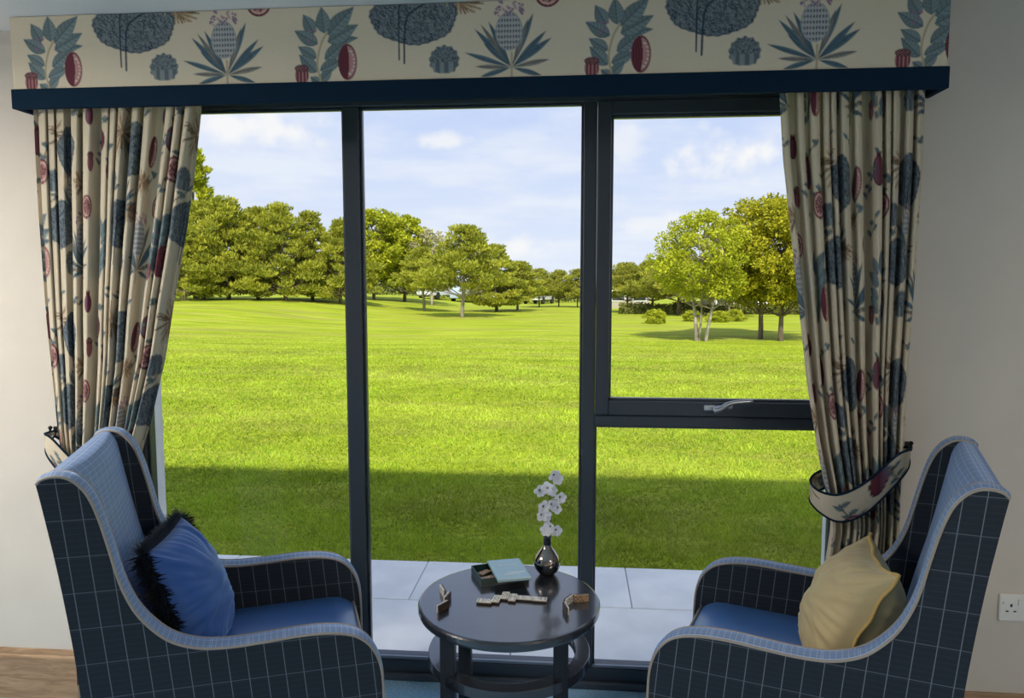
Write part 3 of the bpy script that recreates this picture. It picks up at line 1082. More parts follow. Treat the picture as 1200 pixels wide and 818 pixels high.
def tieback(mirror, label, s0):
    mx = (lambda x: -0.774 - x) if mirror else (lambda x: x)
    pts = [(1.086, -0.016, 1.010, 0.010), (1.066, -0.075, 1.006, 0.020), (1.040, -0.118, 0.998, 0.032), (1.0, -0.136, 0.971, 0.046), (0.925, -0.142, 0.896, 0.051),
           (0.870, -0.140, 0.858, 0.048), (0.825, -0.132, 0.845, 0.042), (0.786, -0.112, 0.856, 0.034), (0.768, -0.080, 0.872, 0.030), (0.775, -0.045, 0.886, 0.030),
           (0.81, -0.022, 0.902, 0.032), (0.90, -0.014, 0.935, 0.034), (1.0, -0.012, 0.975, 0.028), (1.084, -0.012, 1.008, 0.010)]
    P = np.array(crom(pts, 10))
    n = len(P)
    arc = np.concatenate([[0], np.cumsum(np.linalg.norm(np.diff(P[:, :3], axis=0), axis=1))])
    nv = 26
    rows = np.linspace(-1, 1, nv)
    V = np.zeros((nv, n, 3))
    for j, q in enumerate(rows):
        V[j, :, 0] = [mx(v) for v in P[:, 0]]
        V[j, :, 1] = P[:, 1] + 0.004 * (1 - q * q) * np.where(P[:, 1] < -0.06, -1, 1)
        V[j, :, 2] = P[:, 2] + q * P[:, 3]
    A, Q = np.meshgrid(arc, rows)
    colr = sample(s0 + A * (1 if mirror else 1), 0.42 - Q * 0.05).reshape(-1, 3)
    F = grid_faces(n, nv)
    root = tag(empty('curtain_tieback', (mx(1.05), -0.02, 1.0)), label, 'tieback', 'curtain tiebacks')
    off = np.array([mx(1.05), -0.02, 1.0])
    mesh_obj('band', np_mesh('band', V.reshape(-1, 3) - off, F, True, colr), M_CURTAIN, root)
    for q in (-1, 1):
        j = 0 if q < 0 else nv - 1
        MB().tube([tuple(p - off) for p in V[j]], 0.0036, 8).build('edge_trim', M_NAVY, root, smooth_=True)
    hook = tag(empty('tieback_hook', (mx(1.09), 0, 1.012)), 'small black wall hook holding the tieback beside the ' + ('blue' if mirror else 'gold') + ' cushion chair', 'hook', 'tieback hooks')
    MB().box(-0.008, 0.008, -0.004, -0.0005, -0.018, 0.022).build('plate', M_IRON, hook, bevel=0.002)
    MB().tube(crom([(0, -0.003, 0.0), (0, -0.022, -0.004), (0, -0.030, 0.006), (0, -0.028, 0.018)], 4), 0.0042, 8).build('hook_arm', M_IRON, hook, smooth_=True)
    m = MB()
    m.lathe([(0.001, -0.007), (0.006, -0.004), (0.0075, 0.0), (0.006, 0.004), (0.001, 0.007)], (0, -0.028, 0.022), 12)
    m.build('knob', M_IRON, hook, smooth_=True)


tieback(True, 'navy trimmed botanical print fabric tieback round the curtain behind the blue cushion chair', 0.05)
tieback(False, 'navy trimmed botanical print fabric tieback round the curtain behind the gold cushion chair', 0.80)

# ---------------------------------------------------------------- socket
sk = tag(empty('wall_socket', (1.475, 0, 0.487)), 'white double wall socket on the wall right of the chair with the gold cushion', 'socket')
MB().box(-0.073, 0.073, -0.010, -0.0005, -0.046, 0.046).build('plate', M_PLASTIC, sk, bevel=0.004)
for dx in (-0.037, 0.037):
    m = MB()
    m.box(dx - 0.003, dx + 0.003, -0.0115, -0.0095, 0.004, 0.013)
    m.box(dx - 0.016, dx - 0.008, -0.0115, -0.0095, -0.013, -0.009)
    m.box(dx + 0.008, dx + 0.016, -0.0115, -0.0095, -0.013, -0.009)
    m.build('pin_holes', M_DARK, sk)
for dx in (-0.010, 0.010):
    MB().box(dx - 0.007, dx + 0.007, -0.014, -0.009, 0.010, 0.030).build('rocker_switch', M_PLASTIC, sk, bevel=0.0015)
for dx in (-0.062, 0.062):
    MB().box(dx - 0.003, dx + 0.003, -0.0112, -0.0095, 0.014, 0.020).build('screw', M_STEEL, sk)

# ---------------------------------------------------------------- armchairs
W2, PT = 0.305, 0.058                        # half width, side panel thickness
CX = 0.38                                    # profile x of the chair centre
FRONT = crom([(-0.006, 1.088), (0.004, 1.098), (0.024, 1.103), (0.050, 1.100), (0.075, 1.083), (0.098, 1.050), (0.117, 0.995), (0.134, 0.924), (0.155, 0.832), (0.183, 0.761), (0.220, 0.709), (0.264, 0.670),
              (0.326, 0.645), (0.400, 0.637), (0.483, 0.638), (0.568, 0.640), (0.645, 0.634), (0.704, 0.616), (0.744, 0.579), (0.766, 0.525), (0.7725, 0.449), (0.7725, 0.30), (0.7725, 0.13)], 4)
REAR = crom([(0.090, 0.13), (0.078, 0.33), (0.060, 0.568), (0.050, 0.690), (0.028, 0.872), (0.006, 1.016), (-0.006, 1.088)], 3)
INNER = crom([(-0.006, 1.088), (0.004, 1.098), (0.024, 1.103), (0.040, 1.096), (0.054, 1.070), (0.064, 1.020), (0.085, 0.910), (0.103, 0.823), (0.123, 0.741), (0.15, 0.62), (0.18, 0.48), (0.20, 0.40)], 4)


def arc_of(P):
    P = np.array(P)
    return np.concatenate([[0], np.cumsum(np.linalg.norm(np.diff(P, axis=0), axis=1))])


def armchair(loc, rz, label):
    t = tag(empty('armchair', loc, rz), label, 'armchair', 'pair of checked armchairs')
    sh = lambda x: x - CX
    lean = lambda x, z: (x - 0.095 * (1.1 - z), z + 0.03 * x)
    outline = REAR[:-1] + FRONT
    n = len(outline)
    for s in (-1, 1):
        yo, yi = s * W2, s * (W2 - PT)
        m = MB()
        for yv, flip in ((yo, s > 0), (yi, s < 0)):
            vs = [(sh(x), yv, z) for x, z in outline]
            f = tuple(range(n))
            m.add(vs, [f[::-1] if flip else f], [lean(x, z) for x, z in outline])
        # rear and bottom edges of the panel
        rs = REAR
        k = len(rs)
        ra = arc_of(rs)
        m.add([(sh(x), yo, z) for x, z in rs] + [(sh(x), yi, z) for x, z in rs],
              [(i, i + 1, k + i + 1, k + i) if s < 0 else (i, k + i, k + i + 1, i + 1) for i in range(k - 1)], [(0.02, a) for a in ra] + [(0.02 + PT, a) for a in ra])
        m.build('side_panel', M_PLAID, t)
        # upholstered edge band running from the back top over the arm to the foot
        fa = arc_of(FRONT)
        prof = [(0.0, 0.0), (0.15, 0.0035), (0.35, 0.0058), (0.5, 0.0065), (0.65, 0.0058), (0.85, 0.0035), (1.0, 0.0)]
        m = MB()
        q = len(FRONT)
        FN = np.array(FRONT)
        tg = np.gradient(FN, axis=0)
        tg /= np.linalg.norm(tg, axis=1)[:, None]
        nrm = np.stack([-tg[:, 1], tg[:, 0]], 1)
        vs, uv = [], []
        for (w, h) in prof:
            for i in range(q):
                vs.append((sh(FN[i, 0] + nrm[i, 0] * h), yo + (yi - yo) * w, FN[i, 1] + nrm[i, 1] * h))
                uv.append((W2 + s * (W2 - PT * w), fa[i]))
        fs = []
        for j in range(len(prof) - 1):
            for i in range(q - 1):
                a = j * q + i
                fs.append((a, a + 1, a + q + 1, a + q) if s > 0 else (a, a + q, a + q + 1, a + 1))
        m.add(vs, fs, uv)
        m.build('edge_band', M_PLAID_LIT, t, smooth_=True)
        for yv in (yo, yi):
            MB().tube([(sh(x), yv, z) for x, z in FRONT], 0.0034, 8).build('piping', M_PIPING, t, smooth_=True)
    # back: inner face, roll and outer back between the panels
    yi = W2 - PT + 0.001
    ia = arc_of(INNER)
    top = [p for p in FRONT if p[0] <= 0.0245][:]
    m = MB()
    q = len(INNER)
    ny_ = 13
    vs, uv = [], []
    for j in range(ny_):
        y = -yi + 2 * yi * j / (ny_ - 1)
        bulge = 0.016 * (1 - (y / yi) ** 2)
        for i, (x, z) in enumerate(INNER):
            k = min(1, max(0, i - 8) / 8.0)
            vs.append((sh(x + bulge * k), y, z))
            uv.append((y + W2, ia[i]))
    m.add(vs, [(j * q + i, (j + 1) * q + i, (j + 1) * q + i + 1, j * q + i + 1) for j in range(ny_ - 1) for i in range(q - 1)], uv)
    m.build('inner_back', M_PLAID_LIT, t, smooth_=True)
    rr = REAR
    ra = arc_of(rr)
    q = len(rr)
    m = MB()
    m.add([(sh(x), y, z) for y in (-yi, yi) for x, z in rr], [(i, i + 1, q + i + 1, q + i) for i in range(q - 1)], [(y + W2, a) for y in (-yi, yi) for a in ra])
    m.build('outer_back', M_PLAID, t, smooth_=True)
    # seat: softly crowned squab with welted front edge
    nu, nv = 26, 22
    u = np.linspace(0, 1, nu)
    v = np.linspace(-1, 1, nv)
    Uq, Vq = np.meshgrid(u, v)
    xs_ = 0.155 + (0.745 - 0.155) * Uq
    crown = 0.020 * np.sin(np.pi * np.clip(Uq, 0, 1)) * (1 - Vq ** 4) - 0.030 * np.clip((Uq - 0.88) / 0.12, 0, 1) ** 2
    zs_ = 0.495 + crown
    Vv = np.stack([sh(xs_), Vq * yi, zs_], -1).reshape(-1, 3)
    mesh_obj('seat_cushion', np_mesh('seat_cushion', Vv, grid_faces(nu, nv), True), M_SEAT, t)
    MB().box(sh(0.13), sh(0.742), -yi, yi, 0.13, 0.462).build('seat_base', M_PLAID, t)
    m = MB()
    m.add([(sh(0.746), -yi, 0.13), (sh(0.746), yi, 0.13), (sh(0.746), yi, 0.466), (sh(0.746), -yi, 0.466)], [(0, 1, 2, 3)], [(0, 0), (2 * yi, 0), (2 * yi, 0.34), (0, 0.34)])
    m.build('front_rail', M_PLAID, t)
    MB().tube([(sh(0.748), -yi, 0.467), (sh(0.748), yi, 0.467)], 0.0045, 8).build('piping', M_PIPING, t, smooth_=True)
    for lx in (0.14, 0.72):
        for s in (-1, 1):
            MB().lathe([(0.016, 0.0), (0.018, 0.02), (0.025, 0.13)], (sh(lx), s * (W2 - 0.04), 0), 16).build('leg', M_LEG, t, smooth_=True)
    return t


def chair_base(near, ang, right):
    a = math.radians(ang)
    f = (-math.cos(a), math.sin(a)) if right else (math.cos(a), math.sin(a))
    nn = (math.sin(a), math.cos(a)) if right else (-math.sin(a), math.cos(a))
    return (near[0] + nn[0] * W2 + f[0] * CX, near[1] + nn[1] * W2 + f[1] * CX, 0.0), (math.pi - a if right else a)


LC, LR = chair_base((-1.213, -0.906), 23, False)
RC, RR = chair_base((0.923, -0.831), 22, True)
armchair(LC, LR, 'navy windowpane check armchair on the left holding the blue fringed cushion')
armchair(RC, RR, 'navy windowpane check armchair on the right holding the gold cushion')


# ---------------------------------------------------------------- cushions
def cushion_mesh(a, T, n=56, seed=1, wr=0.006, pinch=0.09):
    u = np.linspace(-1, 1, n)
    U, Vv = np.meshgrid(u, u)
    X = a * U * (1 - pinch * (1 - Vv ** 2) * np.abs(U))
    Y = a * Vv * (1 - pinch * (1 - U ** 2) * np.abs(Vv))
    H = T * (np.clip(1 - U ** 2, 0, 1) * np.clip(1 - Vv ** 2, 0, 1)) ** 0.48
    out = []
    for sgn in (1, -1):
        Wk = np.zeros_like(H)
        for j in range(n):
            for i in range(n):
                x, y = U[j, i], Vv[j, i]
                r = math.hypot(x, y)
                edge = max(abs(x), abs(y))
                th = math.atan2(y, x)
                # gathers running in from the seams plus soft random dents
                g = mnoise.noise(Vector((th * 9.0, r * 0.9, seed + 5 * sgn))) * (edge ** 3) * (1 - edge ** 8) * 2.2
                d_ = mnoise.noise(Vector((x * 1.7 + seed, y * 1.7, 3.0 * sgn))) * 0.9 * (1 - edge ** 4)
                f_ = mnoise.noise(Vector((x * 2 + 0.6 * y, y * 7, seed + 9.0 * sgn))) * 0.55 * (1 - edge ** 4)
                Wk[j, i] = g + d_ + f_
        out.append(sgn * np.maximum(H + wr * Wk, 0.0 if T else 0))
    V1 = np.stack([X, Y, out[0]], -1).reshape(-1, 3)
    V2 = np.stack([X, Y, out[1]], -1).reshape(-1, 3)
    F1 = grid_faces(n, n)
    F2 = F1[:, ::-1] + len(V1)
    return np.concatenate([V1, V2]), np.concatenate([F1, F2]), X, Y


def cushion_edge(X, Y):
    n = X.shape[0]
    p = [(X[0, i], Y[0, i]) for i in range(n)] + [(X[j, -1], Y[j, -1]) for j in range(1, n)] + [(X[-1, i], Y[-1, i]) for i in range(n - 2, -1, -1)] + [(X[j, 0], Y[j, 0]) for j in range(n - 2, 0, -1)]
    return p


def basis(root_loc, rz, lx, ly, z, tilt, yaw, roll):
    """cushion pose: leaning back by tilt, standing on the seat, in chair space"""
    Mc = Matrix.Translation(root_loc) @ Matrix.Rotation(rz, 4, 'Z')
    # local Z of the cushion looks forward (+x of the chair), local Y up
    B = Matrix(((0, 0, 1, 0), (1, 0, 0, 0), (0, 1, 0, 0), (0, 0, 0, 1)))
    R = Matrix.Rotation(yaw, 4, 'Z') @ Matrix.Rotation(-tilt, 4, 'Y') @ Matrix.Rotation(roll, 4, 'X')
    return Mc @ Matrix.Translation((lx - CX, ly, z)) @ R @ B


# blue cushion with black brush fringe
Vc, Fc, Xe, Ye = cushion_mesh(0.185, 0.100, 64, 2, 0.012, 0.05)
bc = empty('scatter_cushion')
bc.matrix_world = basis(LC, LR, 0.268, 0.29 - W2, 0.672, math.radians(20), math.radians(-6), math.radians(-3))
tag(bc, 'royal blue velvet scatter cushion with black brush fringe in the left armchair', 'cushion')
mesh_obj('cover', np_mesh('cover', Vc, Fc, True), M_VBLUE, bc)
edge = cushion_edge(Xe, Ye)
m = MB()
fr = random.Random(4)
ne = len(edge)
NFR = 6500
for k in range(NFR):
    q = k / NFR * ne
    i = int(q) % ne
    f_ = q - int(q)
    p = Vector(edge[i]).lerp(Vector(edge[(i + 1) % ne]), f_)
    tgt = (Vector(edge[(i + 1) % ne]) - Vector(edge[i])).normalized()
    nr = Vector((tgt.y, -tgt.x))
    L = fr.uniform(0.016, 0.046)
    sd = fr.uniform(-0.5, 0.5)
    up = fr.gauss(0.0, 0.9)
    b0 = Vector((p.x, p.y, fr.uniform(-0.008, 0.008)))
    d0 = Vector((nr.x + tgt.x * sd, nr.y + tgt.y * sd, up)).normalized()
    wv = Vector((tgt.x, tgt.y, 0)) * 0.0017
    m1, e1 = b0 + d0 * L * 0.55, b0 + d0 * L + Vector((0, 0, fr.uniform(-0.006, 0.006)))
    m.add([b0 - wv, b0 + wv, m1 + wv, m1 - wv, e1], [(0, 1, 2, 3), (3, 2, 4)])
tag(m.build('fringe', M_FRINGE, bc), 'black brush fringe', kind='stuff')

# gold cushion with a flat piped flange
Vc, Fc, Xe, Ye = cushion_mesh(0.190, 0.112, 64, 8, 0.014, 0.17)
gc = empty('scatter_cushion')
gc.matrix_world = basis(RC, RR, 0.296, W2 - 0.275, 0.655, math.radians(24), math.radians(8), math.radians(4))
tag(gc, 'gold velvet scatter cushion with piped edge in the right armchair', 'cushion')
mesh_obj('cover', np_mesh('cover', Vc, Fc, True), M_VGOLD, gc)
edge = cushion_edge(Xe, Ye)
m = MB().tube([(x * 1.012, y * 1.012, 0.003 * math.sin(i * 0.35)) for i, (x, y) in enumerate(edge)], 0.0048, 8, closed=True)
m.build('piping', M_VGOLDP, gc, smooth_=True)

# ---------------------------------------------------------------- round side table
TX, TY, TZ, TR = -0.192, -0.275, 0.575, 0.28
tb = tag(empty('side_table', (TX, TY, 0)), 'round black wooden side table between the two armchairs', 'table')
MB().lathe([(0.272, TZ - 0.030), (0.277, TZ - 0.027), (0.280, TZ - 0.020), (0.280, TZ - 0.006), (0.277, TZ - 0.0015), (0.272, TZ)], n=96).build('table_top', M_BLACKWOOD, tb)
m = MB()
ri, ro, z0, z1 = 0.205, 0.250, 0.388, 0.420
nseg = 72
vs = []
for (r, z) in ((ri, z0), (ro, z0), (ro, z1), (ri, z1)):
    vs += [(r * math.cos(2 * math.pi * k / nseg), r * math.sin(2 * math.pi * k / nseg), z) for k in range(nseg)]
m.add(vs, [(j * nseg + k, j * nseg + (k + 1) % nseg, ((j + 1) % 4) * nseg + (k + 1) % nseg, ((j + 1) % 4) * nseg + k) for j in range(4) for k in range(nseg)])
m.build('ring_stretcher', M_BLACKWOOD, tb, bevel=0.002)
for sx in (-1, 1):
    for sy in (-1, 1):
        MB().box(sx * 0.163 - 0.021, sx * 0.163 + 0.021, sy * 0.163 - 0.021, sy * 0.163 + 0.021, 0.0, TZ - 0.030).build('leg', M_BLACKLEG, tb, bevel=0.003)

# ---------------------------------------------------------------- vase and flowers
M_VASE, _, _ = principled('black_chrome_glaze', (0.36, 0.325, 0.31), 0.06, 1.0)
M_VNECK, _, _ = principled('dark_neck_glaze', (0.03, 0.035, 0.05), 0.25, 0.5)
VX, VY = -0.082, -0.075
vs_ = tag(empty('bud_vase', (VX, VY, TZ)), 'small dark mirrored bulb vase on the side table', 'vase')
body = crom([(0.020, 0.0), (0.026, 0.004), (0.039, 0.020), (0.045, 0.040), (0.041, 0.060), (0.030, 0.078), (0.019, 0.092), (0.0135, 0.103)], 5)
MB().lathe([(max(r, .001), z) for r, z in body], n=48).build('body', M_VASE, vs_, smooth_=True)
MB().lathe([(0.0135, 0.103), (0.0125, 0.115), (0.0125, 0.126), (0.014, 0.130), (0.011, 0.130), (0.010, 0.112)], n=32, caps=False).build('neck', M_VNECK, vs_, smooth_=True)

M_PETAL, _nt, _b = principled('white_petal', (0.86, 0.87, 0.93), 0.6)
_tr = N(_nt, 'ShaderNodeBsdfTranslucent')
_tr.inputs[0].default_value = (0.90, 0.90, 0.98, 1)
_mx = N(_nt, 'ShaderNodeMixShader')
_mx.inputs[0].default_value = 0.45
_nt.links.new(_b.outputs[0], _mx.inputs[1])
_nt.links.new(_tr.outputs[0], _mx.inputs[2])
_nt.links.new(_mx.outputs[0], _nt.nodes['Material Output'].inputs[0])
M_FCENTRE, _, _ = principled('flower_centre', (0.22, 0.17, 0.10), 0.7)
M_STEMG, _, _ = principled('flower_stem', (0.09, 0.08, 0.07), 0.6)
sp = tag(empty('flower_spray', (VX, VY, TZ + 0.02)), 'spray of white artificial blossoms standing in the dark bud vase', 'flowers')
stem = crom([(0, 0, 0.0), (0.002, 0, 0.10), (0.012, 0.0, 0.17), (0.006, 0, 0.235), (0.020, 0, 0.29), (0.026, 0, 0.335)], 6)
MB().tube(stem, [0.0022 - 0.0011 * i / len(stem) for i in range(len(stem))], 8).build('stem', M_STEMG, sp, smooth_=True)
# petal: cupped, rounded, slightly notched
pm = MB()
rows = [(0.0, 0.0015, 0.0), (0.2, 0.0040, 0.0012), (0.45, 0.0072, 0.0030), (0.7, 0.0082, 0.0036), (0.88, 0.0064, 0.0030), (1.0, 0.0030, 0.0020)]
vs = []
for (t_, hw, lift) in rows:
    for k in (-1, -0.5, 0, 0.5, 1):
        vs.append((0.0195 * t_ - (0.001 if k == 0 and t_ == 1.0 else 0), hw * k, lift + 0.0022 * k * k * t_))
pm.add(vs, [(r * 5 + k, r * 5 + k + 1, (r + 1) * 5 + k + 1, (r + 1) * 5 + k) for r in range(5) for k in range(4)])
petal_me = pm.mesh('petal', True)
petal_me.materials.append(M_PETAL)
cm = MB().lathe([(0.0008, -0.003), (0.0034, -0.001), (0.0040, 0.001), (0.0026, 0.0032), (0.0006, 0.004)], n=10)
centre_me = cm.mesh('flower', True)
centre_me.materials.append(M_FCENTRE)
sepal_me = MB().lathe([(0.0006, -0.011), (0.0018, -0.006), (0.0034, -0.001)], n=8).mesh('calyx', True)
sepal_me.materials.append(M_STEMG)
frr = random.Random(12)
stemv = [Vector(p) for p in stem]
for (fx, fz) in ((-0.052, 0.905), (-0.062, 0.922), (-0.109, 0.861), (-0.066, 0.868), (-0.081, 0.874), (-0.041, 0.847), (-0.096, 0.814), (-0.070, 0.815), (-0.047, 0.806), (-0.103, 0.786), (-0.086, 0.779), (-0.070, 0.745), (-0.054, 0.735), (-0.083, 0.730)):
    fyo = frr.uniform(-0.022, 0.006)
    fo = mesh_obj('flower', centre_me, M_FCENTRE, sp)
    pos = Vector((fx - VX, fyo, fz - TZ - 0.02))
    face = Vector((frr.uniform(-0.7, 0.7) + 5 * (pos.x - 0.012), -1.0, frr.uniform(-0.2, 0.5))).normalized()
    fo.matrix_local = Matrix.Translation(pos) @ face.to_track_quat('Z', 'Y').to_matrix().to_4x4() @ Matrix.Rotation(frr.uniform(0, 1.2), 4, 'Z') @ Matrix.Scale(1.22, 4)
    for k in range(5):
        p = mesh_obj('petal', petal_me, M_PETAL, fo)
        p.matrix_local = Matrix.Rotation(k * 2 * math.pi / 5 + frr.uniform(-0.1, 0.1), 4, 'Z') @ Matrix.Rotation(-frr.uniform(0.1, 0.55), 4, 'Y')
    mesh_obj('calyx', sepal_me, M_STEMG, fo)
    near = min(stemv, key=lambda q: (q - pos).length + (0.02 if q.z > pos.z - 0.012 else 0))
    MB().tube([near, (near + pos) / 2 + Vector((0, 0, -0.004)), pos - face * 0.006], 0.0009, 6).build('pedicel', M_STEMG, sp, smooth_=True)

# ---------------------------------------------------------------- game tin
M_TIN, _, _ = principled('dark_green_tin', (0.006, 0.040, 0.038), 0.35, spec=0.5)
M_TININ, _, _ = principled('tin_inside', (0.10, 0.105, 0.11), 0.5)
M_LID, _, _ = principled('pale_teal_lid', (0.26, 0.46, 0.54), 0.25, spec=0.9)
M_LIDP, _, _ = principled('lid_print', (0.55, 0.66, 0.70), 0.4)
tin = tag(empty('domino_tin', (-0.238, -0.108, TZ), math.radians(24)), 'dark green open tin holding spare dominoes on the side table', 'tin')
hx, hy, hz, wt = 0.082, 0.060, 0.026, 0.0025
MB().box(-hx, hx, -hy, hy, 0.0003, 0.003).build('tin_floor', M_TININ, tin)
m = MB()
m.box(-hx, hx, -hy, -hy + wt, 0.003, hz).box(-hx, hx, hy - wt, hy, 0.003, hz).box(-hx, -hx + wt, -hy + wt, hy - wt, 0.003, hz).box(hx - wt, hx, -hy + wt, hy - wt, 0.003, hz)
m.build('tin_wall', M_TIN, tin, bevel=0.0008)
lid = empty('tin_lid', (-0.206, -0.128, TZ + 0.0268), math.radians(18))
lid.rotation_euler = (math.radians(-1.0), math.radians(0.6), math.radians(18))
tag(lid, 'pale teal tin lid lying askew across the dark green tin', 'lid')
lx, ly = 0.055, 0.086
m = MB()
m.box(-lx, lx, -ly, ly, 0.007, 0.010)
m.build('lid_top', M_LID, lid, bevel=0.0012)
m = MB()
m.box(-lx, lx, -ly, -ly + 0.002, 0, 0.007).box(-lx, lx, ly - 0.002, ly, 0, 0.007).box(-lx, -lx + 0.002, -ly + .002, ly - .002, 0, 0.007).box(lx - 0.002, lx, -ly + .002, ly - .002, 0, 0.007)
m.build('lid_rim', M_LID, lid, bevel=0.0006)
for bb in ((-0.020, 0.044, -0.040, -0.030), (-0.028, 0.030, -0.052, -0.046), (-0.030, 0.036, 0.030, 0.034)):
    MB().box(*bb, 0.010, 0.0102).build('lid_print', M_LIDP, lid)

# ---------------------------------------------------------------- dominoes
M_IVORY = noise_var('ivory_domino', (0.70, 0.66, 0.58), (0.80, 0.76, 0.69), 40, 0.35)
M_TAN, _, _ = principled('tan_domino', (0.42, 0.27, 0.16), 0.45)
DL, DW, DT = 0.023, 0.0115, 0.0045           # half sizes
PIP = {0: [], 1: [(0, 0)], 2: [(-1, -1), (1, 1)], 3: [(-1, -1), (0, 0), (1, 1)], 4: [(-1, -1), (1, 1), (-1, 1), (1, -1)], 5: [(-1, -1), (1, 1), (-1, 1), (1, -1), (0, 0)], 6: [(-1, -1), (1, 1), (-1, 1), (1, -1), (-1, 0), (1, 0)]}
dom_me = MB().box(-DL, DL, -DW, DW, -0.0002, DT).mesh('tile')
back_me = MB().box(-DL, DL, -DW, DW, -DT, -0.0002).mesh('backing')
M_DBACK, _, _ = principled('dark_domino_backing', (0.055, 0.035, 0.025), 0.4)


def domino(M, a, b, label, group, mat=None):
    t = empty('domino')
    t.matrix_world = M
    tag(t, label, 'domino', group)
    o = mesh_obj('tile', dom_me if mat is None else MB().box(-DL, DL, -DW, DW, -0.0002, DT).mesh('tile'), mat or M_IVORY, t)
    bv = o.modifiers.new('bevel', 'BEVEL')
    bv.width = 0.0008
    bv.segments = 1
    mesh_obj('backing', back_me, M_DBACK, t)
    m = MB()
    m.box(-0.0005, 0.0005, -DW * 0.85, DW * 0.85, DT - 0.0004, DT + 0.0002)
    m.build('divider', M_DARK, t)
    m = MB()
    for c, nn in ((-DL / 2, a), (DL / 2, b)):
        for (px, py) in PIP[nn]:
            m.lathe([(0.0021, DT - 0.0003), (0.0021, DT + 0.0002)], (c + px * 0.0062, py * 0.0062, 0), 10)
    if m.v:
        tag(m.build('pip', M_DARK, t), kind='stuff')


def flat(x, y, ang, lift=0.0):
    return Matrix.Translation((x, y, TZ + DT + 0.0004 + lift)) @ Matrix.Rotation(math.radians(ang), 4, 'Z')


def stand(x, y, ang, tilt=0.0):
    # upright on the long edge; ang = direction the pips face
    return Matrix.Translation((x, y, TZ + DW + 0.0004)) @ Matrix.Rotation(math.radians(ang), 4, 'Z') @ Matrix(((0, 0, 1, 0), (1, 0, 0, 0), (0, 1, 0, 0), (0, 0, 0, 1))) @ Matrix.Rotation(tilt, 4, 'X')


G1 = 'dominoes laid out in a chain'
domino(flat(-0.2640, -0.312, -4), 6, 5, 'flat domino at the left end of the chain on the table', G1)
domino(flat(-0.2285, -0.294, 84), 5, 5, 'crosswise double domino next to the left end of the chain', G1)
domino(flat(-0.2045, -0.268, 86), 5, 3, 'crosswise domino set back in the middle of the chain', G1)
domino(flat(-0.1800, -0.280, 86), 4, 4, 'crosswise double domino in front of the game tin in the chain', G1)
domino(flat(-0.1445, -0.280, -4), 4, 2, 'flat domino second from the right end of the chain', G1)
domino(flat(-0.0975, -0.285, -3), 2, 6, 'flat domino at the right end of the chain on the table', G1)
G2 = 'dominoes standing in the left hand'
domino(stand(-0.402, -0.262, 205), 3, 4, 'upright domino nearest the window in the left player group', G2)
domino(stand(-0.379, -0.312, 170), 6, 1, 'upright domino in the middle of the left player group', G2)
domino(stand(-0.382, -0.372, 150), 2, 2, 'upright domino nearest the camera in the left player group', G2)
G3 = 'dominoes standing in the right hand'
domino(stand(-0.016, -0.352, 15), 1, 4, 'upright domino nearest the camera in the right player group', G3)
domino(stand(-0.008, -0.296, -28), 3, 3, 'upright domino turned edge on behind the nearest of the right group', G3)
domino(stand(0.030, -0.278, -75), 5, 2, 'upright tan domino facing the camera near the right table edge', G3, M_TAN)
G4 = 'spare dominoes in the tin'
for (dx, dy, an, lb) in ((-0.046, 0.026, 30, 'spare domino lying nearest the back corner inside the green tin'), (-0.050, -0.022, 5, 'spare domino lying nearest the front corner inside the green tin')):
    p = Matrix.Translation((-0.238, -0.108, 0)) @ Matrix.Rotation(math.radians(24), 4, 'Z') @ Vector((dx, dy, 0))
    domino(flat(p.x, p.y, 24 + an, 0.003), 3, 1, lb, G4, M_TAN)

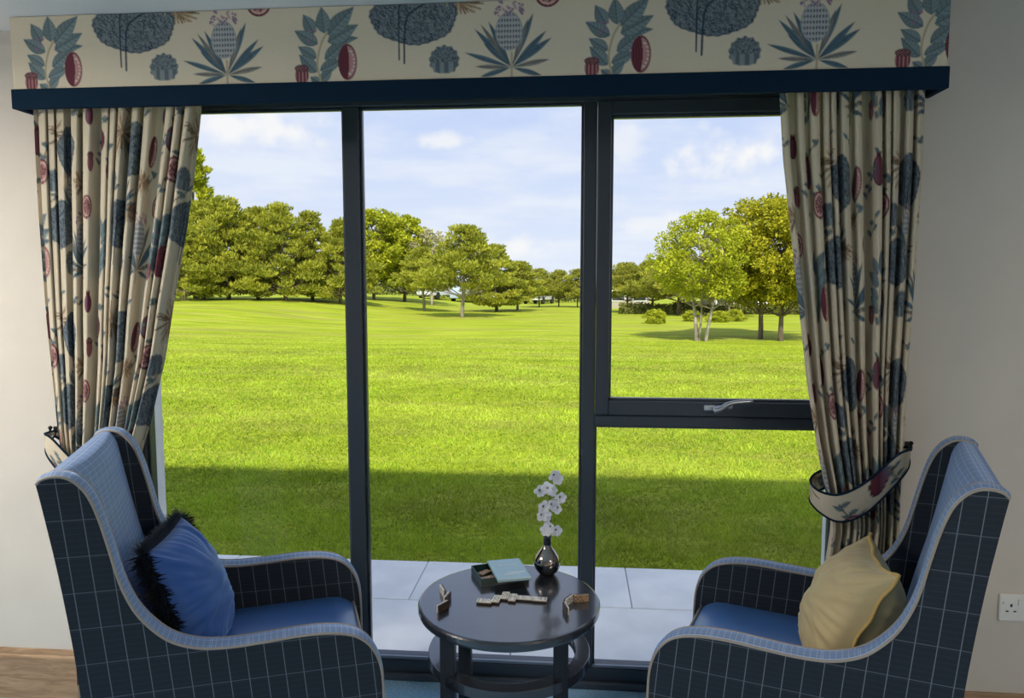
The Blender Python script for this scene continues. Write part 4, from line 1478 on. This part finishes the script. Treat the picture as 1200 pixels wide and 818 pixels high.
# ---------------------------------------------------------------- trees
def tree_meshes(seed, h, spread, base, style, nblob, nleaf, leaf_size, c0, c1, lean=0.0, fork=False):
    """one trunk-and-branch mesh and one leaf mesh; h height, spread crown radius, base = crown start (fraction)"""
    r = np.random.default_rng(seed)
    wood_ = MB()
    tops = []
    th = h * (0.9 if style == 'pine' else 0.72)
    tr = 0.016 * h + 0.004

    def trunk(x0, y0, dx, dy, hh, rad):
        pts = [(x0 + dx * t + 0.02 * h * math.sin(5 * t + seed) * t, y0 + dy * t + 0.02 * h * math.cos(4 * t + seed) * t, hh * t - 0.08 * (t == 0)) for t in np.linspace(0, 1, 9)]
        wood_.tube(pts, [rad * (1 - 0.75 * t) for t in np.linspace(0, 1, 9)], 8)
        return pts
    if fork:
        trunks = [trunk(-0.03, 0, -0.10 * h, 0.03 * h, th, tr * 0.9), trunk(0.03, 0.01, 0.12 * h, 0.05 * h, th * 0.95, tr * 0.75), trunk(-0.02, 0.01, 0.05 * h, 0.0, th, tr * 0.5)]
    else:
        trunks = [trunk(0, 0, lean * h, 0, th, tr)]
    cen, rad = [], []
    for k in range(nblob):
        f = (k + r.uniform(0.1, 0.9)) / nblob
        if style == 'pine':
            zf = base + (0.97 - base) * f
            prof = (1 - f) ** 0.75 * 0.92 + 0.10 if f > 0.15 else 0.60 + 2.2 * f
        elif style == 'cone':
            zf = base + (0.98 - base) * f
            prof = (1 - f) ** 0.8 * 0.9 + 0.08
        else:
            zf = base + (0.97 - base) * f
            prof = math.sqrt(max(0.03, 1 - (2 * f - 0.85) ** 2 / 1.4))
        a = k * 2.39996 + r.uniform(-0.5, 0.5)
        q = spread * prof * math.sqrt(r.uniform(0.10, 1.0)) * r.uniform(0.85, 1.15)
        cx = q * math.cos(a) + lean * h * zf
        cy = q * math.sin(a)
        cen.append((cx, cy, h * zf))
        rad.append(spread * r.uniform(0.13, 0.30) * (1 - 0.35 * f))
        if k % 2 == 0:
            tk = trunks[k // 2 % len(trunks)]
            zs = max(base * h * 0.6, h * zf - 0.45 * q - 0.05 * h)
            j = min(range(len(tk)), key=lambda i: abs(tk[i][2] - zs))
            p0 = Vector(tk[j])
            p1 = Vector((cx, cy, h * zf))
            wood_.tube([p0, p0.lerp(p1, 0.5) + Vector((0, 0, -0.03 * h)), p1], [tr * 0.34, tr * 0.22, tr * 0.08], 5, caps=False)
    cen, rad = np.array(cen), np.array(rad)
    b = r.choice(nblob, nleaf, p=rad ** 2 / (rad ** 2).sum())
    dirs = r.normal(0, 1, (nleaf, 3))
    dirs /= np.linalg.norm(dirs, axis=1)[:, None]
    rr = r.uniform(0.25, 1.0, nleaf) ** 0.5
    flat_ = 0.45 if style == 'pine' else (0.62 if style == 'cone' else 0.72)
    P = cen[b] + dirs * (rad[b] * rr)[:, None] * np.array([1.15, 1.15, flat_])
    P[:, 2] = np.maximum(P[:, 2], 0.02 * h)
    if style in ('pine', 'cone'):                       # upward pointing needle tufts
        ax = dirs * 0.7 + np.array([0, 0, 0.8]) + r.normal(0, 0.35, (nleaf, 3))
        asp = 0.30
    else:
        ax = dirs * 0.5 + r.normal(0, 0.7, (nleaf, 3))
        asp = 0.48
    ax /= np.linalg.norm(ax, axis=1)[:, None]
    side = np.cross(ax, r.normal(0, 1, (nleaf, 3)))
    side /= np.linalg.norm(side, axis=1)[:, None] + 1e-9
    L = leaf_size * r.uniform(0.6, 1.35, nleaf)
    A = P - ax * L[:, None] * 0.5
    B = P + side * (L * asp * 0.5)[:, None]
    C_ = P + ax * L[:, None] * 0.5
    D = P - side * (L * asp * 0.5)[:, None]
    V = np.stack([A, B, C_, D], 1).reshape(-1, 3)
    F = np.arange(nleaf * 4).reshape(-1, 4)
    t = np.clip(r.normal(0.5, 0.28, nleaf) + 0.25 * np.sin(b * 1.7), 0, 1)[:, None]
    col = np.repeat(np.array(c0) * (1 - t) + np.array(c1) * t, 4, 0)
    return wood_.mesh('trunk', True), np_mesh('foliage', V, F, False, col)


PINE0, PINE1 = (0.190, 0.225, 0.026), (0.520, 0.510, 0.055)
BR0, BR1 = (0.27, 0.32, 0.016), (0.56, 0.57, 0.035)
DK0, DK1 = (0.20, 0.22, 0.030), (0.48, 0.47, 0.06)
GR0, GR1 = (0.32, 0.30, 0.16), (0.55, 0.50, 0.28)
KINDS = {
    'pine_a': tree_meshes(1, 1.0, 0.40, 0.10, 'pine', 105, 16000, 0.040, PINE0, PINE1),
    'pine_b': tree_meshes(2, 1.0, 0.44, 0.08, 'pine', 110, 16000, 0.040, PINE0, PINE1, 0.06),
    'pine_c': tree_meshes(3, 1.0, 0.46, 0.34, 'pine', 100, 15000, 0.040, PINE0, PINE1, -0.04),
    'tall': tree_meshes(4, 1.0, 0.24, 0.06, 'cone', 100, 12000, 0.036, BR0, BR1),
    'dense': tree_meshes(5, 1.0, 0.42, 0.22, 'round', 130, 16000, 0.038, BR0, BR1),
    'bare': tree_meshes(6, 1.0, 0.34, 0.25, 'round', 40, 2200, 0.045, GR0, GR1),
    'fork': tree_meshes(7, 1.0, 0.37, 0.36, 'round', 130, 18000, 0.025, BR0, BR1, 0, True),
    'broad': tree_meshes(8, 1.0, 0.42, 0.31, 'round', 140, 20000, 0.028, (0.25, 0.27, 0.014), (0.55, 0.50, 0.03), 0.02),
    'dark': tree_meshes(9, 1.0, 0.55, 0.32, 'pine', 90, 11000, 0.050, DK0, DK1),
    'bush': tree_meshes(10, 1.0, 0.85, 0.12, 'round', 60, 6000, 0.10, BR0, BR1),
}
TGROUP = {'pine_a': 'pines on the hill', 'pine_b': 'pines on the hill', 'pine_c': 'pines beyond the lawn', 'dark': 'distant pines beyond the lawn', 'bush': 'clipped bushes beyond the lawn'}


def tree(kind, x, y, h, rz, label, cat='tree', name=None, wide=1.0, bark=M_BARK, group=None):
    wm, fm = KINDS[kind]
    t = empty(name or {'bush': 'bush', 'bare': 'bare_tree'}.get(kind, 'pine_tree' if kind.startswith('pine') or kind == 'dark' else 'leafy_tree'), (x, y, float(ground(x, y)) - 0.02), rz)
    t.scale = (h * wide, h * wide, h)
    tag(t, label, cat, group or TGROUP.get(kind))
    wo = mesh_obj('trunk', wm, None, t)
    if not wm.materials:
        wm.materials.append(bark)
    fo = mesh_obj('foliage', fm, None, t)
    if not fm.materials:
        fm.materials.append(M_LEAF)
    return t


TREES = [
    ('tall', -24.0, 41.59, 9.5, 1.64, 1.15, 'tall narrow bright green tree on the far left beside the curtain'),
    ('pine_a', -22.46, 39.59, 6.0, 1.87, 1.1, 'spiky pine right of the tall narrow tree on the hill'),
    ('pine_b', -19.85, 37.59, 5.9, 5.11, 1.1, 'broad pine second right of the tall tree on the hill'),
    ('pine_a', -19.47, 40.59, 5.7, 0.58, 1.15, 'pine with low spreading branches in the middle of the hill row'),
    ('pine_b', -16.44, 37.59, 5.6, 3.77, 1.1, 'pine in the hill row above the shaded bank'),
    ('pine_a', -15.63, 39.59, 5.4, 4.58, 1.1, 'pine second left of the left window mullion'),
    ('pine_b', -13.62, 38.59, 5.0, 1.18, 1.1, 'pine partly hidden by the left window mullion'),
    ('pine_b', -21.45, 35.59, 4.0, 0.35, 1.3, 'low bushy pine at the foot of the tall narrow tree'),
    ('dense', -14.12, 47.59, 6.4, 1.73, 1.0, 'dense yellow green tree just right of the left mullion'),
    ('dense', -12.39, 49.59, 6.3, 4.13, 1.05, 'rounded yellow green tree left of the grey half bare tree'),
    ('bare', -9.96, 47.59, 5.4, 3.53, 1.0, 'thin greyish half bare tree behind the middle pine'),
    ('pine_c', -8.82, 39.59, 3.8, 0.94, 1.2, 'small dark pine below the grey half bare tree'),
    ('pine_c', -5.72, 34.09, 4.75, 2.72, 1.2, 'pale trunked spreading pine in the middle of the centre pane'),
    ('pine_a', -4.72, 41.59, 4.2, 4.20, 1.35, 'spiky pine right of the pale trunked pine'),
    ('pine_c', -3.61, 43.59, 3.2, 2.66, 1.35, 'short pine at the right end of the centre clump'),
    ('dark', -2.57, 51.59, 3.0, 3.98, 1.0, 'low distant pine left of the middle mullion, first of the three'),
    ('dark', -1.12, 52.59, 2.9, 6.08, 1.0, 'low distant pine left of the middle mullion, second of the three'),
    ('dark', 0.29, 50.59, 2.9, 4.29, 1.0, 'low distant pine half hidden by the middle mullion'),
    ('dark', 3.23, 41.59, 3.1, 2.46, 1.25, 'dark pine just right of the middle mullion'),
    ('dark', 4.65, 40.59, 3.2, 1.18, 1.25, 'dark pine behind the rounded bush'),
    ('dark', 5.71, 37.59, 3.5, 2.17, 1.25, 'dark pine behind the forked pale tree'),
    ('dark', 8.03, 35.59, 3.4, 3.21, 1.0, 'dark pine between the forked tree and the big right tree'),
    ('fork', 3.65, 18.59, 3.75, 5.60, 1.0, 'forked pale trunked tree with airy yellow green crown in the casement'),
    ('broad', 5.72, 20.09, 4.3, 4.87, 1.0, 'big leafy tree beside the right curtain'),
    ('broad', 6.07, 19.19, 4.1, 2.00, 0.95, 'leafy tree half hidden by the right curtain'),
    ('bush', 3.46, 28.59, 0.62, 5.80, 1.0, 'rounded clipped bush nearest the middle mullion'),
    ('bush', 5.35, 30.59, 0.5, 2.96, 1.1, 'low bush behind the forked tree trunk'),
    ('bush', 6.32, 29.59, 0.5, 4.36, 1.2, 'low bush right of the forked tree trunk'),
    ('bush', 7.23, 30.59, 0.55, 0.67, 1.0, 'low bush in front of the cream house'),
]
for (kd, x, y, h, rz, wd, lb) in TREES:
    tree(kd, x, y, h, rz, lb, wide=wd,
         bark=M_PALEBARK if kd in ('fork', 'pine_c', 'bare') else M_BARK, cat='bush' if kd == 'bush' else 'tree')


def hedge(x0, x1, y, h, depth, n, leaf_size, label, seed):
    r = np.random.default_rng(seed)
    px = r.uniform(x0, x1, n)
    top = h * (0.85 + 0.15 * np.sin(px * 1.7) * np.sin(px * 0.63 + 1))
    a = r.uniform(0, np.pi, n)
    rr = np.sqrt(r.uniform(0.3, 1.0, n))
    py_ = y - np.cos(a) * rr * depth / 2
    pz_ = ground(px, py_) + np.abs(np.sin(a)) ** 0.6 * rr * top * r.uniform(0.35, 1.0, n) ** 0.5
    P = np.stack([px, py_, pz_], 1)
    ax = r.normal(0, 1, (n, 3)) + np.array([0, -0.2, 0.6])
    ax /= np.linalg.norm(ax, axis=1)[:, None]
    sd = np.cross(ax, r.normal(0, 1, (n, 3)))
    sd /= np.linalg.norm(sd, axis=1)[:, None]
    L = leaf_size * r.uniform(0.6, 1.3, n)[:, None]
    V = np.stack([P - ax * L / 2, P + sd * L * 0.28, P + ax * L / 2, P - sd * L * 0.28], 1).reshape(-1, 3)
    t = np.clip(r.normal(0.45, 0.3, n), 0, 1)[:, None]
    col = np.repeat(np.array((0.11, 0.13, 0.03)) * (1 - t) + np.array((0.29, 0.30, 0.06)) * t, 4, 0)
    root = tag(empty('hedge', ((x0 + x1) / 2, y, 0)), label, 'hedge')
    o = mesh_obj('foliage', np_mesh('foliage', V - np.array([(x0 + x1) / 2, y, 0]), np.arange(n * 4).reshape(-1, 4), False, col), M_LEAF, root)
    m = MB()
    for x in np.arange(x0 + 0.6, x1, 1.5):
        z = float(ground(x, y))
        m.tube([(x - (x0 + x1) / 2, 0, z - 0.05), (x - (x0 + x1) / 2 + 0.1, 0, z + h * 0.6)], [0.06, 0.03], 5)
    tag(m.build('stem', M_BARK, root), kind='stuff')


hedge(-62, 2.2, 67.5, 2.0, 1.6, 34000, 0.26, 'long dark hedge along the far edge of the park behind the parked cars', 21)
hedge(2.6, 24.0, 38.9, 0.85, 0.9, 20000, 0.15, 'low dark hedge in front of the house at the right of the park', 22)

# ---------------------------------------------------------------- parked cars and houses far behind the trees
M_TYRE, _, _ = principled('tyre', (0.02, 0.02, 0.02), 0.8)
M_CARGL, _, _ = principled('car_window', (0.03, 0.04, 0.05), 0.1)


def car(x, y, rz, colr, label):
    mt, _, _ = principled('car_paint', colr, 0.3)
    t = tag(empty('car', (x, y, float(ground(x, y))), rz), label, 'car', 'cars parked beyond the trees')
    sec = [(-2.1, 0.35), (-2.1, 0.85), (-1.7, 0.95), (-1.2, 1.42), (0.5, 1.45), (1.1, 0.98), (2.0, 0.82), (2.1, 0.35)]
    n = len(sec)
    m = MB()
    m.add([(a, -0.85, b) for a, b in sec] + [(a, 0.85, b) for a, b in sec], [(i, (i + 1) % n, n + (i + 1) % n, n + i) for i in range(n)] + [tuple(range(n))[::-1], tuple(range(n, 2 * n))])
    m.build('body', mt, t, bevel=0.05)
    for s in (-1, 1):
        m = MB()
        y0 = s * 0.852
        m.add([(-1.5, y0, 0.96), (-1.12, y0, 1.36), (0.42, y0, 1.38), (0.9, y0, 0.98)], [(0, 1, 2, 3)])
        m.build('side_window', M_CARGL, t)
        for wx in (-1.3, 1.35):
            m = MB().lathe([(0.33, -0.1), (0.33, 0.1)], n=16)
            m.v = [(wx + a, s * 0.8 + c, 0.33 + b) for a, b, c in m.v]
            m.build('wheel', M_TYRE, t)


car(-12.3, 61.6, 1.25, (0.75, 0.78, 0.82), 'white car parked behind the trees, leftmost of the row')
car(-9.6, 62.0, 1.35, (0.35, 0.42, 0.52), 'blue grey car parked beside the leftmost white car')
car(-5.9, 61.0, 1.3, (0.72, 0.72, 0.72), 'pale car parked behind the spiky pine right of the pale trunked pine')
car(-3.1, 62.0, 1.3, (0.62, 0.60, 0.58), 'pale grey car parked behind the low distant pines, rightmost of the row')
M_CREAM, _, _ = principled('cream_house_wall', (0.36, 0.32, 0.26), 0.9)
M_TILE, _, _ = principled('brown_roof', (0.20, 0.14, 0.10), 0.9)
M_HWIN, _, _ = principled('house_window', (0.06, 0.07, 0.08), 0.2)


def house(x, y, w, d, h, label, nwin):
    t = tag(empty('house', (x, y, float(ground(x, y)) - 0.05)), label, 'house')
    MB().box(-w / 2, w / 2, -d / 2, d / 2, 0, h).build('wall', M_CREAM, t)
    m = MB()
    e = 0.3
    m.add([(-w / 2 - e, -d / 2 - e, h), (w / 2 + e, -d / 2 - e, h), (w / 2 + e, d / 2 + e, h), (-w / 2 - e, d / 2 + e, h), (-w / 2 - e, 0, h + 0.9), (w / 2 + e, 0, h + 0.9)],
          [(0, 1, 5, 4), (2, 3, 4, 5), (0, 4, 3), (1, 2, 5), (0, 3, 2, 1)])
    m.build('roof', M_TILE, t)
    for k in range(nwin):
        cx = -w / 2 + w * (k + 0.5) / nwin
        f = MB().box(cx - 0.5, cx + 0.5, -d / 2 - 0.04, -d / 2, 0.55, 1.35).build('window', M_PLASTIC, t)
        MB().box(cx - 0.42, cx + 0.42, -d / 2 - 0.06, -d / 2 - 0.04, 0.62, 1.28).build('pane', M_HWIN, f)


house(11.4, 41.5, 7.0, 4.0, 1.7, 'long cream house behind the trees at the right', 5)
house(3.9, 50.5, 3.0, 3.0, 1.7, 'small cream house behind the dark pine near the middle mullion', 2)
